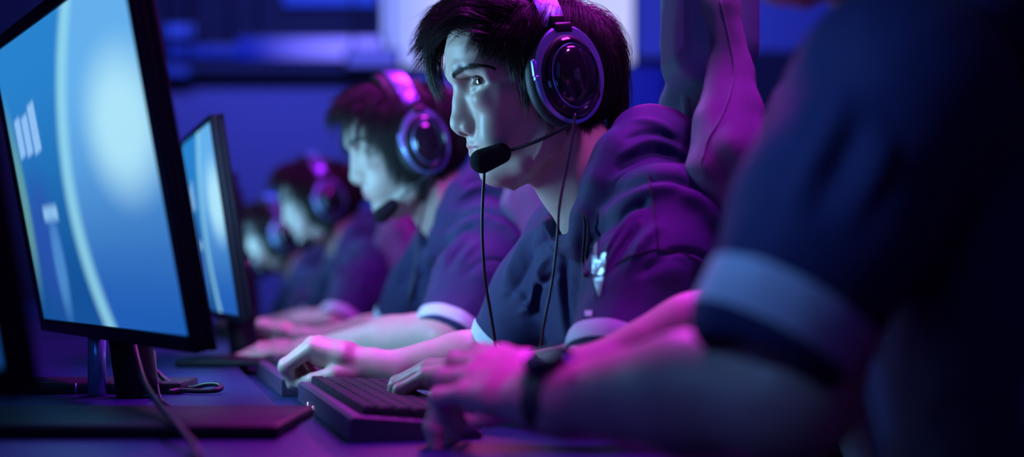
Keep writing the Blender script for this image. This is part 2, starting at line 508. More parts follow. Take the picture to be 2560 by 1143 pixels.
# ------------------------------------------------------------------ hair
HLF = np.array([-130,-95,-60,-35,0,20,35,52,70,95])/1000.
HLU = np.array([-62,-62,-52,-34,-24,2,26,46,60,66])/1000.
def surf_root(n, mask, rg):
    """points on the skull surface"""
    out = []
    c = mm(-15, 0, 20)
    while sum(map(len, out)) < n:
        d = rg.normal(size=(n*3, 3)); d /= np.linalg.norm(d, axis=1)[:, None]
        lo = np.zeros(len(d)); hi = np.full(len(d), .2)
        for _ in range(22):
            m = (lo+hi)/2; p = c+d*m[:, None]
            ins = head_q(p[:, 0], p[:, 1], p[:, 2]) < 0
            lo = np.where(ins, m, lo); hi = np.where(ins, hi, m)
        p = c+d*lo[:, None]
        out.append(p[mask(p)])
    return np.concatenate(out)[:n]
def hair_mask(p): return p[:, 2] > np.interp(p[:, 0], HLF, HLU)
def grad_q(p):
    e = 1e-3; g = np.zeros_like(p)
    for i in range(3):
        a = p.copy(); b = p.copy(); a[:, i] += e; b[:, i] -= e
        g[:, i] = head_q(a[:, 0], a[:, 1], a[:, 2])-head_q(b[:, 0], b[:, 1], b[:, 2])
    return g/(np.linalg.norm(g, axis=1)[:, None]+1e-9)

def grow(roots, length, lift, flow, steps=16, droop=.0, rg=None, stiff=.5):
    """guide strands that follow flow() over the skull at height lift"""
    n = len(roots); N = grad_q(roots); p = roots-N*.001; out = [p.copy()]
    d = N*.9+flow(p)*.5; d /= np.linalg.norm(d, axis=1)[:, None]
    st = length/steps
    for i in range(steps):
        s = (i+1)/steps
        fl = flow(p); fl[:, 2] -= droop*s
        d = d*stiff+fl*(1-stiff); d /= np.linalg.norm(d, axis=1)[:, None]+1e-9
        p = p+d*st[:, None]
        tgt = lift*(min(1, .25+s*2.2))
        dist = head_q(p[:, 0], p[:, 1], p[:, 2]); g = grad_q(p)
        push = np.maximum(tgt-dist, 0); pull = np.minimum(tgt+.004-dist, 0)*.12
        p = p+g*(push*.6+pull)[:, None]
        out.append(p.copy())
    return np.stack(out, 1)          # n, steps+1, 3

def strands(guides, per, spread, rg, width=.00028, pinch=.75, wav=.0012, jit=.06, sub=1):
    """clump of fine strands about every guide -> three-sided tapering tubes"""
    G = np.repeat(guides, per, 0); n, m, _ = G.shape
    t = np.linspace(0, 1, m)
    T = np.gradient(G, axis=1); T /= np.linalg.norm(T, axis=2)[..., None]+1e-9
    a = rg.normal(size=(n, 3)); off = a*spread*.5
    off = off[:, None, :]*(1-pinch*t[None, :, None]**1.3)
    ph = rg.uniform(0, 6.28, (n, 1)); fr = rg.uniform(3, 7, (n, 1))
    w = np.sin(ph+fr*t[None, :])*wav*t[None, :]
    k = rg.normal(size=(n, 1, 3)); k /= np.linalg.norm(k, axis=2)[..., None]
    Q = G+off+w[..., None]*k+rg.normal(size=(n, 1, 3))*jit*.01*(t[None, :, None]**2)
    # shorten randomly
    cut = rg.uniform(.72, 1.0, (n, 1)); tt = t[None, :]*cut*(m-1); i0 = np.clip(tt.astype(int), 0, m-2); fr2 = (tt-i0)[..., None]
    r = np.arange(n)[:, None]; Q = Q[r, i0]*(1-fr2)+Q[r, i0+1]*fr2
    T = np.gradient(Q, axis=1); T /= np.linalg.norm(T, axis=2)[..., None]+1e-9
    A = np.cross(T, k); A /= np.linalg.norm(A, axis=2)[..., None]+1e-9; B = np.cross(T, A)
    rad = width*(1-.85*t**1.6)[None, :, None]*rg.uniform(.7, 1.3, (n, 1, 1))
    V = np.stack([Q+rad*(math.cos(x)*A+math.sin(x)*B) for x in (0, 2.094, 4.189)], 2)  # n,m,3,3
    base = (np.arange(n)*m*3)[:, None, None]+(np.arange(m-1)*3)[None, :, None]
    j = np.arange(3)[None, None, :]; j2 = (j+1) % 3
    Fq = np.stack([base+j, base+j2, base+3+j2, base+3+j], -1).reshape(-1, 4)
    return V.reshape(-1, 3), Fq

def join(parts):
    Vs, Fs, b = [], [], 0
    for V, F in parts:
        Vs.append(V); Fs.append(F+b); b += len(V)
    return np.concatenate(Vs), np.concatenate(Fs)

def cap_mesh(off, mask_shift, n=110):
    """scalp layer below the strands"""
    f = Field(mm(-150, -105, -80), mm(115, 105, 135), .004)
    def g(x, y, z):
        d = head_q(x, y, z)-np.float32(off)
        line = np.interp(x, HLF, HLU)+mask_shift
        return np.maximum(d, np.maximum((line-z)*.8, -(d+off+.006)))
    f.fn(g, 0)
    return f.mesh(2)

def flow_short(p, crown=mm(-62, 0, 104), side=0.0):
    """hair falls away from the crown"""
    g = grad_q(p); v = p-crown; v[:, 2] -= .03
    v /= np.linalg.norm(v, axis=1)[:, None]
    low = np.clip((.07-p[:, 2])/.06, 0, 1)[:, None]
    v = v*(1-low)+np.array((-.12+side, 0, -1.0))*low
    v = v-g*(v*g).sum(1)[:, None]
    return v/(np.linalg.norm(v, axis=1)[:, None]+1e-9)

def hair_hero(rg):
    parts = [cap_mesh(.007, .004)]
    # sides and back
    side = lambda p: hair_mask(p) & (p[:, 0] < .040) & ((p[:, 0] < -.005) | (p[:, 2] < .062))
    r = surf_root(900, side, rg)
    ln = np.where(r[:, 0] < -.060, .066, .045)*rg.uniform(.8, 1.2, len(r))
    ln = np.where(r[:, 2] > .07, .085, ln)
    lift = np.interp(r[:, 2], [-.06, 0, .05, .1], [.004, .008, .012, .020])*rg.uniform(.6, 1.1, len(r))
    parts.append(strands(grow(r, ln, lift, flow_short, 12, .2), 22, .010, rg, .00030))
    # top, swept forwards and across to the far side
    top = lambda p: (p[:, 2] > .048) & (p[:, 0] > -60/1000.) & hair_mask(p) & (np.abs(p[:, 1]) < .068)
    r = surf_root(430, top, rg)
    def flow_top(p):
        v = np.stack([np.full(len(p), .9), -.42-.0*p[:, 1], np.where(p[:, 0] > .085, -1.1, .02)], 1)
        g = grad_q(p); near = np.clip(1-(p[:, 0]-.07)/.03, 0, 1)[:, None]
        v = v-g*(v*g).sum(1)[:, None]*near
        return v/np.linalg.norm(v, axis=1)[:, None]
    ln = np.interp(r[:, 0], [-.06, .0, .05, .09], [.125, .10, .076, .052])*rg.uniform(.8, 1.12, len(r))
    lift = np.interp(r[:, 0], [-.06, .04, .09], [.020, .026, .020])*rg.uniform(.5, 1.1, len(r))
    parts.append(strands(grow(r, ln, lift, flow_top, 14, .15, stiff=.62), 26, .011, rg, .00030, pinch=.85))
    r = surf_root(170, lambda p: hair_mask(p) & (p[:, 0] > .01) & (p[:, 0] < .058) & (p[:, 2] > .035) & (np.abs(p[:, 1]) > .034), rg)
    def flow_t(p):
        g = grad_q(p); v = np.tile(np.array((.55, 0, -.8)), (len(p), 1)); v = v-g*(v*g).sum(1)[:, None]
        return v/(np.linalg.norm(v, axis=1)[:, None]+1e-9)
    parts.append(strands(grow(r, rg.uniform(.030, .050, len(r)), rg.uniform(.005, .014, len(r)), flow_t, 12, .1), 26, .010, rg, .00030))
    # hand-laid locks: fringe visor, tips, temple locks
    L = [
     [(30,-10,112),(70,-14,108),(100,-20,90),(122,-26,70),(134,-30,54)],
     [(40,-5,110),(78,-10,100),(106,-16,84),(126,-20,66),(132,-24,40)],
     [(45,-20,106),(82,-24,98),(108,-30,80),(122,-34,54),(124,-36,20),(112,-36,-6)],
     [(50,-28,100),(84,-32,92),(108,-36,74),(118,-40,44),(116,-42,10),(102,-42,-14)],
     [(52,-12,102),(84,-20,92),(108,-28,76),(120,-34,50),(118,-38,22),(106,-38,-2)],
     [(56,-34,96),(84,-38,86),(102,-42,66),(110,-44,36),(106,-46,4),(94,-46,-12)],
     [(60,0,98),(84,-8,90),(104,-18,76),(112,-26,60),(112,-32,40),(104,-36,18)],
     [(58,14,96),(78,6,88),(96,-6,80),(108,-18,70),(116,-28,56)],
     [(40,26,98),(62,20,92),(84,8,86),(100,-6,76),(112,-18,64),(120,-26,50)],
     [(20,34,100),(44,32,96),(68,24,90),(88,12,80),(104,-4,68),(112,-16,58)],
     [(62,-22,96),(88,-28,86),(104,-34,70),(114,-38,46),(112,-42,16),(98,-44,-20)],
     [(50,6,104),(80,-2,100),(108,-10,92),(130,-16,74),(142,-20,62)],
     [(48,-8,106),(80,-12,102),(108,-16,90),(128,-22,80),(146,-26,74)],
     [(0,44,96),(26,48,90),(46,44,82),(64,34,76),(80,20,72),(94,4,66)],
     [(10,52,86),(32,58,76),(46,60,58),(50,62,38),(44,66,18)],
     [(20,52,84),(40,56,74),(54,56,56),(58,58,38),(50,62,22)],
     [(-4,58,80),(18,66,70),(34,68,50),(36,70,28),(28,74,8)],
     [(26,50,84),(46,52,76),(60,50,64),(64,52,50)],
     [(-16,60,80),(4,70,66),(20,73,44),(22,75,20),(14,78,-2)],
     [(4,56,84),(26,62,72),(40,64,52),(42,66,30),(34,70,12)],
     [(-10,60,84),(10,68,70),(26,70,48),(30,72,24),(22,76,0)],
     [(30,44,90),(52,46,82),(66,44,72),(74,42,62)],
    ]
    L = [[(x if x < 88 else 88+(x-88)*.56, y, z) for x, y, z in l] for l in L]
    g = []
    for l in L:
        c = spline(np.array(l)/1000., 17)
        for _ in range(9):
            g.append(c+rg.normal(size=(1, 3))*.0030+np.linspace(0, 1, 17)[:, None]*rg.normal(size=(1, 3))*.0035)
    parts.append(strands(np.array(g), 34, .0065, rg, .00028, pinch=.8, wav=.0008, jit=.06))
    # nape locks
    g = []
    for k in range(70):
        y = rg.uniform(-52, 52); b = 1-(abs(y)/75)**2*.25
        c = spline(np.array([(-104*b,y,44),(-122*b,y,22),(-129*b,y*.97,-6),(-130*b,y*.92,-30),(-124*b+rg.uniform(-4,6),y*.88,-54-rg.uniform(-6,10))])/1000., 17)
        g.append(c+rg.normal(size=(1, 3))*.0022+np.linspace(0, 1, 17)[:, None]*rg.normal(size=(1, 3))*.003)
    parts.append(strands(np.array(g), 40, .009, rg, .00030, pinch=.6))
    # loose flyaway strands
    fl = []
    for l in (L[12], L[11], L[0], L[3], L[1]):
        c = spline(np.array(l)/1000., 17)
        for _ in range(3): fl.append(c+np.linspace(0, 1, 17)[:, None]**2*rg.normal(size=(1, 3))*.012+rg.normal(size=(1, 3))*.003)
    parts.append(strands(np.array(fl), 5, .008, rg, .00016, pinch=.2))
    return join(parts)

def hair_neat(rg, dens=1.0):
    """second player: smoother, swept down over the temple"""
    parts = [cap_mesh(.010, .004)]
    def flow2(p):
        g = grad_q(p); v = p-mm(-50, 0, 112); v[:, 2] -= .02
        v /= np.linalg.norm(v, axis=1)[:, None]
        low = np.clip((.085-p[:, 2])/.06, 0, 1)[:, None]
        v = v*(1-low)+np.array((.10, 0, -1.0))*low
        v = v-g*(v*g).sum(1)[:, None]
        return v/(np.linalg.norm(v, axis=1)[:, None]+1e-9)
    r = surf_root(int(950*dens), lambda p: hair_mask(p), rg)
    ln = np.where(r[:, 0] > .03, .058, .08)*rg.uniform(.85, 1.15, len(r))
    ln = np.where((np.abs(r[:, 1]) > .04) & (r[:, 0] > 0), .085, ln)
    ln = np.where((r[:, 0] > .05) & (np.abs(r[:, 1]) < .045), .045, ln)
    lift = np.interp(r[:, 2], [-.06, 0, .05, .1], [.007, .013, .020, .024])*rg.uniform(.6, 1.1, len(r))
    parts.append(strands(grow(r, ln, lift, flow2, 10, .1), int(16*dens)+4, .012, rg, .00040))
    L = [[(20,44,98),(46,54,84),(58,60,58),(54,64,30),(40,68,4)], [(10,50,96),(36,60,80),(46,66,50),(40,70,16),(28,74,-18)],
         [(0,54,92),(22,66,74),(30,72,42),(24,76,4),(10,80,-34)], [(30,38,102),(58,46,86),(70,52,64),(66,56,44)]]
    g = []
    for l in L:
        c = spline(np.array(l)/1000., 11)
        for _ in range(8): g.append(c+rg.normal(size=(1, 3))*.004)
    parts.append(strands(np.array(g), 26, .007, rg, .00035))
    return join(parts)

def brows(rg, HV=None, HF=None, sides=(1, -1)):
    g = []
    tree = BVHTree.FromPolygons(HV.tolist(), HF.tolist())
    for s in sides:
        c = spline(np.array([(91,s*15,4),(86,s*24,10),(79,s*36,14.5),(66,s*50,16),(50,s*60,12)])/1000., 60)
        for i in range(60):
            for _ in range(14):
                p = c[i]+rg.normal(size=3)*mm(.6,.8,1.3)*(1-.5*i/60)
                d = (c[min(i+4, 59)]-c[max(i-4, 0)]); d /= np.linalg.norm(d)
                d = d+np.array((.0, 0, .30*(1-i/35)))+rg.normal(size=3)*.07
                t = np.linspace(0, 1, 4)[:, None]
                q = p+d*t*.0055+np.array((0, 0, -.0012))*t**2
                for j in range(4):
                    co, no, _, _ = tree.find_nearest(Vector(q[j]))
                    q[j] = np.array(co)+np.array(no)*(.0002+.0007*j/3)
                g.append(q)
    return strands(np.array(g), 1, 0, rg, .00016, wav=.0002, jit=.02)

def lashes(rg, sides=(1, -1)):
    g = []
    for s in sides:
        ca, sa = math.cos(s*.78), math.sin(s*.78)
        R = np.array(((ca, -sa, 0), (sa, ca, 0), (0, 0, 1)))
        c = mm(52, s*31, 0)
        for k in range(110):
            a = rg.uniform(-1, 1)
            y = a*11.6; z = 5.6*math.sqrt(max(1-(y/12.8)**2, 0))+.5
            x = math.sqrt(max(14.0**2-y*y-z*z, 1))
            p = mm(x, y, z); d = np.array((1, a*.5, .15)); d /= np.linalg.norm(d)
            t = np.linspace(0, 1, 5)[:, None]
            q = p+d*t*.0055+np.array((0, 0, 1))*t**2*.003
            g.append(c+(q+rg.normal(size=3)*.0003) @ R.T)
            if k % 3 == 0:
                p = mm(x, y, -z*.9); g.append(c+(p+np.array((1, a*.4, -.5))*t*.0035) @ R.T)
    return strands(np.array(g), 2, .0004, rg, .00022, wav=0, jit=.02)

def eyeball(s, look=(.82, .55, .02), closed=False):
    """sphere with iris and pupil rings; returns meshes in head frame for white, iris, pupil"""
    c = mm(52, s*31, 0); d = np.array(look, float); d /= np.linalg.norm(d)
    a = np.cross((0, 0, 1), d); a /= np.linalg.norm(a); b = np.cross(d, a)
    def cap(r, t0, t1, n=32, m=14, bulge=0):
        V = []; F = []
        for i in range(m+1):
            t = t0+(t1-t0)*i/m
            rr = r+bulge*math.cos(t/(t1 or 1)*math.pi/2)
            for k in range(n):
                p = 2*math.pi*k/n
                V.append(c+rr*(math.cos(t)*d+math.sin(t)*(math.cos(p)*a+math.sin(p)*b)))
        for i in range(m):
            for k in range(n): F.append((i*n+k, (i+1)*n+k, (i+1)*n+(k+1) % n, i*n+(k+1) % n))
        return V, F
    return cap(.0127, .02, 3.1), cap(.0129, .0, .53, m=6), cap(.0130, .0, .24, m=3)

# ------------------------------------------------------------------ hands and arms
FING = {  # knuckle x, y, z, lengths, radii (mm)
 'index': (88, 27, 1, (43, 26, 20), (10.2, 9.2, 8.2, 6.8)),
 'middle': (90, 9, 3, (48, 30, 21), (10.4, 9.4, 8.4, 6.9)),
 'ring': (85, -9, 2, (44, 28, 21), (9.8, 8.9, 8.0, 6.6)),
 'pinky': (77, -26, -2, (35, 21, 18), (8.8, 7.9, 7.2, 6.0))}
def hand_shapes(curl, spread=(6, 1, -4, -10), thumb=None):
    """round cones of a right hand, palm down: x forward, y towards the thumb, z up"""
    S = []
    wy = {'index': 13, 'middle': 4, 'ring': -5, 'pinky': -13}
    for i, (n, (x, y, z, ln, rd)) in enumerate(FING.items()):
        S.append((mm(4, wy[n], -2), mm(x*.55, (wy[n]+y)*.55, z+1), .0150, .0135, .012))
        S.append((mm(x*.55, (wy[n]+y)*.55, z+1), mm(x, y, z), .0135, rd[0]*1.06/1000, .010))
        S.append((mm(x*.5, y*.6, -10), mm(x*.88, y*.9, -9), .011, .010, .010))
        p = mm(x, y, z); a = 0; sp = math.radians(spread[i])
        for j in range(3):
            a += math.radians(curl[i][j])
            d = np.array((math.cos(a)*math.cos(sp), math.cos(a)*math.sin(sp), -math.sin(a)))
            q = p+d*ln[j]/1000.
            S.append((p, q, rd[j]/1000, rd[j+1]/1000, .0028))
            if j: S.append((p, p+d*.001, rd[j]*1.07/1000, rd[j]*1.07/1000, .003))
            p = q
    T = thumb or [(14, 20, -10), (50, 46, -22), (80, 54, -30), (104, 50, -38)]
    r = (15, 13.0, 10.6, 8.2)
    for j in range(3): S.append((mm(*T[j]), mm(*T[j+1]), r[j]/1000, r[j+1]/1000, .008 if j == 0 else .003))
    return S

def arm_mesh(elbow, wrist, fwd, up, side, shapes, shoulder=None, h=.0022, rf=(.044, .040, .027), flat=True):
    """one continuous surface: upper arm, forearm and hand. side=+1 right hand, -1 left hand"""
    e = np.array(elbow, float); w = np.array(wrist, float)
    x = np.array(fwd, float); x /= np.linalg.norm(x); z = np.array(up, float); z -= x*(z@x); z /= np.linalg.norm(z)
    y = np.cross(z, x); R = np.stack([x, y*side, z], 1)
    pts = [e, w]+[w+R@(q) for s in shapes for q in s[:2]]
    if shoulder is not None:
        sh = np.array(shoulder, float); pts.append(e+(sh-e)*.75)
    lo = np.min(pts, 0)-.06; hi = np.max(pts, 0)+.06
    f = Field(lo, hi, h)
    m = e*.62+w*.38
    f.chain([e, m+np.array((0, 0, .002)), w-x*.01], rf, .02)
    f.cone(e*.8+w*.2+np.array((0, 0, .010)), e*.4+w*.6, rf[0]*.72, rf[1]*.66, .02)
    f.cone(w-x*.03+y*.007, w+x*.008+y*.006, rf[2]*.82, rf[2]*.86, .015)
    f.cone(w-x*.03-y*.007, w+x*.008-y*.006, rf[2]*.82, rf[2]*.86, .015)
    if shoulder is not None: f.cone(e, e+(sh-e)*.75, rf[0]*.98, .050, .02)
    for a, b, ra, rb, k in shapes: f.cone(w+R@a, w+R@b, ra, rb, k)
    V, F = f.mesh(1)
    return V, F

def smat_fold(V, F, strokes, guard=()):
    """press folds into cloth along curves; each stroke: pixel points, width px, height m"""
    for pts, wd, ht in strokes:
        N = normals(V, F)
        D = V-np.array((0, 0, ZC)); px = 1280+V[:, 0]/V[:, 1]*FPX; py = HY-(V[:, 2]-ZC)/V[:, 1]*FPX
        face = np.clip(-(N*D).sum(1)/np.linalg.norm(D, axis=1)*2.5, 0, 1)
        c = spline(pts, 24); d, t = seg_dist(np.stack([px, py], 1), c)
        tap = np.clip(np.minimum(t, 1-t)*5, 0, 1)**.7
        for g in guard: tap = tap*np.clip((np.linalg.norm(V-np.array(g), axis=1)-.085)/.03, 0, 1)
        V = V+N*(1.35*ht*np.exp(-(d/(wd*1.25))**2)*tap*face)[:, None]
    return V

def wrinkle(V, F, amp, scale, axis=None, seed=1):
    """soft large creases"""
    from mathutils import noise
    N = normals(V, F); s = np.array(scale)
    out = np.empty(len(V))
    for i, p in enumerate(V*s+seed*7.3):
        n = noise.noise(Vector(p)); out[i] = 1-2*abs(n)
    return V+N*(out*amp)[:, None]

def hoodie_mesh(J, h=.0042, strokes=(), arms=True):
    """short-sleeved hooded jersey over the joints J"""
    ls, rs, le, re_, nb, ch, pv = [np.array(J[k], float) for k in ('lsh', 'rsh', 'lcuff', 'rcuff', 'neck', 'chest', 'pelvis')]
    ax = ls-rs; ax /= np.linalg.norm(ax); mid = (ls+rs)/2
    allp = np.array([ls, rs, le, re_, nb, ch, pv]+list(J['hood']))
    f = Field(allp.min(0)-.17, allp.max(0)+.17, h)
    up = np.array((0, 0, 1.0)); fw = np.cross(ax, up); fw /= np.linalg.norm(fw)   # towards the screen
    if fw[0] > 0: fw = -fw
    # trunk
    for s in (-1, 1):
        f.chain([mid+ax*s*.085+up*-.02-fw*.005, ch+ax*s*.075, (ch+pv)/2+ax*s*.062, pv+ax*s*.07], (.078, .108, .108, .125), .05)
        f.cone(ch+ax*s*.06+fw*.02+up*.02, ch+ax*s*.05+fw*.012-up*.12, .095, .095, .05)
    f.cone(rs*.9+mid*.1, ls*.9+mid*.1, .066, .066, .05)
    f.cone(mid-fw*.03, nb-fw*.025-up*.02, .075, .062, .05)
    # sleeves
    for sh, cf in ((ls, le), (rs, re_)):
        d = cf-sh; d /= np.linalg.norm(d)
        f.chain([sh, sh*.5+cf*.5, cf], (.066, .064, J.get('cuffr', .060)), .035)
    # hood
    hp = [np.array(p, float) for p in J['hood']]; hr = J['hoodr']
    f.chain(hp, hr, .016)
    for C, r, R in J.get('hoodmass', []): f.ell(C, r, R, .03)
    # neck opening, open cuffs
    for C, r in J.get('neckcut', []): f.ell(C, r, None, .006, True)
    for sh, cf in ((ls, le), (rs, re_)):
        d = cf-sh; d /= np.linalg.norm(d)
        f.cone(cf+d*.150, cf+d*.20, .110, .110, .004, True)
        cr = J.get('cuffr', .060); f.cone(cf-d*.02, cf+d*.12, cr-.012, cr-.010, .004, True)
    # squared lower hem
    V, F = f.mesh(3)
    V = wrinkle(V, F, .0030, (9, 9, 6), seed=2)
    V = wrinkle(V, F, .0014, (22, 22, 13), seed=5)
    if len(strokes): V = smat_fold(V, F, strokes, (le, re_))
    V = relax(V, F, .25)
    return V, F

def band_on(V, F, A, B, t0, t1, rmax, off=.0014):
    """strip round a sleeve between two distances along the arm A->B, lifted off the cloth"""
    tree = BVHTree.FromPolygons(V.tolist(), F.tolist())
    A = np.array(A, float); d = np.array(B, float)-A; d /= np.linalg.norm(d)
    u = np.cross(d, (0, 0, 1.0)); u /= np.linalg.norm(u); v = np.cross(d, u)
    n, m = 96, 7; out = np.zeros((n, m, 3)); ok = np.zeros((n, m), bool)
    for i in range(n):
        a = 2*math.pi*i/n; r = u*math.cos(a)+v*math.sin(a)
        for j in range(m):
            c = A+d*(t0+(t1-t0)*j/(m-1))
            co, no, _, dist = tree.ray_cast(Vector(c+r*rmax), Vector(-r))
            if co is not None and dist < rmax-.03 and dist > .0005:
                out[i, j] = np.array(co)+r*off; ok[i, j] = True
    F2 = []
    for i in range(n):
        k = (i+1) % n
        for j in range(m-1):
            if ok[i, j] and ok[k, j] and ok[i, j+1] and ok[k, j+1]: F2.append((i*m+j, i*m+j+1, k*m+j+1, k*m+j))
    return out.reshape(-1, 3), F2

def cast(tree, px, py):
    o = Vector((0, 0, ZC)); d = Vector(((px-1280)/FPX, 1, -(py-HY)/FPX)).normalized()
    co, no, i, _ = tree.ray_cast(o, d)
    if co is None: return None, None
    return np.array(co), np.array(no)

def seam_on(tree, pts, n=40, r=.0011, lift=.0004):
    """thin cord laid on a surface along a curve seen from the front"""
    out = []
    for x, y in spline(pts, n):
        c, no = cast(tree, x, y)
        if c is not None and (not out or np.linalg.norm(c-out[-1]) < .05): out.append(c+no*lift)
    mb = MB()
    if len(out) > 3:
        o = np.array(out); o[1:-1] = (o[:-2]+o[1:-1]*2+o[2:])/4
        mb.tube(o, r, 6)
    return mb

def patch_on(tree, quad, nu, nv, mask=None, lift=.0012):
    """cloth patch laid over a surface; quad = 4 pixel corners (tl, tr, br, bl)"""
    q = np.array(quad, float); V = []; ok = []
    for j in range(nv+1):
        for i in range(nu+1):
            u, v = i/nu, j/nv
            p = (q[0]*(1-u)+q[1]*u)*(1-v)+(q[3]*(1-u)+q[2]*u)*v
            c, no = cast(tree, *p)
            ok.append(c is not None)
            V.append(c+no*lift if c is not None else np.zeros(3))
    F = []
    for j in range(nv):
        for i in range(nu):
            if mask and not mask((i+.5)/nu, (j+.5)/nv): continue
            f = (j*(nu+1)+i, (j+1)*(nu+1)+i, (j+1)*(nu+1)+i+1, j*(nu+1)+i+1)
            if all(ok[k] for k in f): F.append(f)
    return V, F

def lower_body(J, h=.009):
    """trousers and shoes of a seated player"""
    pv = np.array(J['pelvis'], float); ax = np.array(J['lsh'])-np.array(J['rsh']); ax[2] = 0; ax /= np.linalg.norm(ax)
    fw = np.cross(ax, (0, 0, 1.)); fw /= np.linalg.norm(fw)
    if fw[0] > 0: fw = -fw
    out = []
    lo = pv+fw*.62-.35; hi = pv+.35
    P1 = [pv+ax*s*.09 for s in (-1, 1)]; K = [pv+fw*.43+ax*s*.12+np.array((0, 0, .01)) for s in (-1, 1)]
    A = [k+fw*.06-np.array((0, 0, k[2]-.09)) for k in K]
    pts = np.array(P1+K+A); f = Field(pts.min(0)-.2, pts.max(0)+.2, h)
    f.cone(P1[0], P1[1], .125, .125, .05)
    for s in (0, 1):
        f.chain([P1[s], (P1[s]+K[s])/2, K[s]], (.10, .085, .066), .03)
        f.chain([K[s], K[s]*.6+A[s]*.4, A[s]], (.064, .060, .050), .02)
    tr = f.mesh(2)
    g = Field(pts.min(0)-.2, pts.max(0)+.2, .007)
    for s in (0, 1):
        a = A[s].copy(); a[2] = .05
        g.chain([a-fw*.03, a+fw*.06, a+fw*.17-np.array((0, 0, .012))], (.042, .040, .032), .03)
        g.box(a+fw*.06-np.array((0, 0, .09)), (.5, .5, .045), None, .001, .002, True)
    return tr, g.mesh(1)

# ------------------------------------------------------------------ players
def body_join(head, arms, core):
    Vs = [head[0]]+[a[0] for a in arms]+[core[0]]
    cols = np.concatenate([head[2]]+[np.ones((len(v), 4)) for v in Vs[1:]])
    V, F = join([(head[0], head[1])]+list(arms)+[core])
    return V, F, cols

def core_mesh(J):
    """trunk under the clothes"""
    ls, rs, nb, ch, pv = [np.array(J[k], float) for k in ('lsh', 'rsh', 'neck', 'chest', 'pelvis')]
    ax = ls-rs; ax /= np.linalg.norm(ax); mid = (ls+rs)/2
    f = Field(np.minimum(pv, nb)-.3, np.maximum(pv, nb)+.3, .009)
    for s in (-1, 1):
        f.chain([mid+ax*s*.07, ch+ax*s*.06, pv+ax*s*.06], (.05, .08, .09), .05)
    f.cone(rs*.8+mid*.2, ls*.8+mid*.2, .042, .042, .04)
    f.cone(mid, nb, .05, .05, .04)
    return f.mesh(2)

def make_player(base, body, label, group, hair, J, hood, eyes=True, brow=None, lash=None, legs=None, look=None, pose=None, sleeves=()):
    b = np.array(base)
    V, F, c = body
    root = link_mesh('person', V-b, F, M['skin'], cols=c)
    root.location = b
    tag(root, label, 'person', group)
    bpy.context.view_layer.update()
    ch = {}
    def add(name, V, F, mat, parent=root, lab=None):
        o = link_mesh(name, V-b, F, mat)
        o.parent = parent
        if lab: o['label'] = lab
        return o
    ch['hair'] = add('hair', hair[0], hair[1], M['hair'])
    if eyes:
        for s in (1, -1):
            w, ir, pu = eyeball(s, look) if look else eyeball(s)
            e = add('eye', pose.w(np.array(w[0])), w[1], M['eye'])
            i_ = add('iris', pose.w(np.array(ir[0])), ir[1], M['iris'], e)
            add('pupil', pose.w(np.array(pu[0])), pu[1], M['pupil'], e)
    for q in (brow or ()): add('eyebrow', q[0], q[1], M['brow'])
    for q in (lash or ()): add('eyelashes', q[0], q[1], M['brow'])
    ch['jersey'] = add('hooded_jersey', hood[0], hood[1], M['cloth'])
    for V2, F2 in sleeves:
        add('sleeve_stripe', V2, F2, M['stripe'], ch['jersey'], 'pale stripe round the sleeve hem')
    if legs:
        add('trousers', legs[0][0], legs[0][1], M['trouser'])
        add('shoes', legs[1][0], legs[1][1], M['leather'])
    return root, ch, add

M['iris'] = pmat('brown_iris', (.10, .045, .03, 1), .15, coat=1, noise=(900, .4))
M['pupil'] = pmat('pupil', (.003, .003, .004, 1), .06, coat=1, noise=(50, .1))

ROW = np.array((-.26, 1.0, 0))
# --- the player in focus
JH = dict(lsh=(.186, 1.615, .957), rsh=(.088, 1.925, .945), lcuff=(.118, 1.512, .822), rcuff=P(1292, 846, 1.965),
          neck=P(1535, 470, 1.80), chest=(.200, 1.80, .83), pelvis=(.315, 1.86, .56), cuffr=.059)
JH['hood'] = [P(1452,606,1.66), P(1475,545,1.665), P(1512,470,1.665), P(1556,392,1.675), P(1600,345,1.715), P(1628,335,1.79), P(1600,345,1.88),
              P(1500,430,1.92), P(1410,530,1.87), P(1405,590,1.77), P(1450,612,1.68)]
JH['hoodr'] = [.014, .018, .022, .026, .028, .028, .026, .022, .018, .015, .014]
JH['hoodmass'] = [(P(1645,362,1.745), (.050,.085,.038), None), (P(1660,410,1.77), (.055,.085,.045), rot_about((0,1,0), .5)), (P(1735,470,1.77), (.075,.11,.05), rot_about((0,1,0), .6)),
                  (P(1600,470,1.69), (.055,.04,.05), None)]
JH['neckcut'] = [(P(1415,430,1.78), (.055,.06,.07)), (P(1432,510,1.765), (.045,.062,.055)), (P(1446,560,1.73), (.022,.045,.03))]
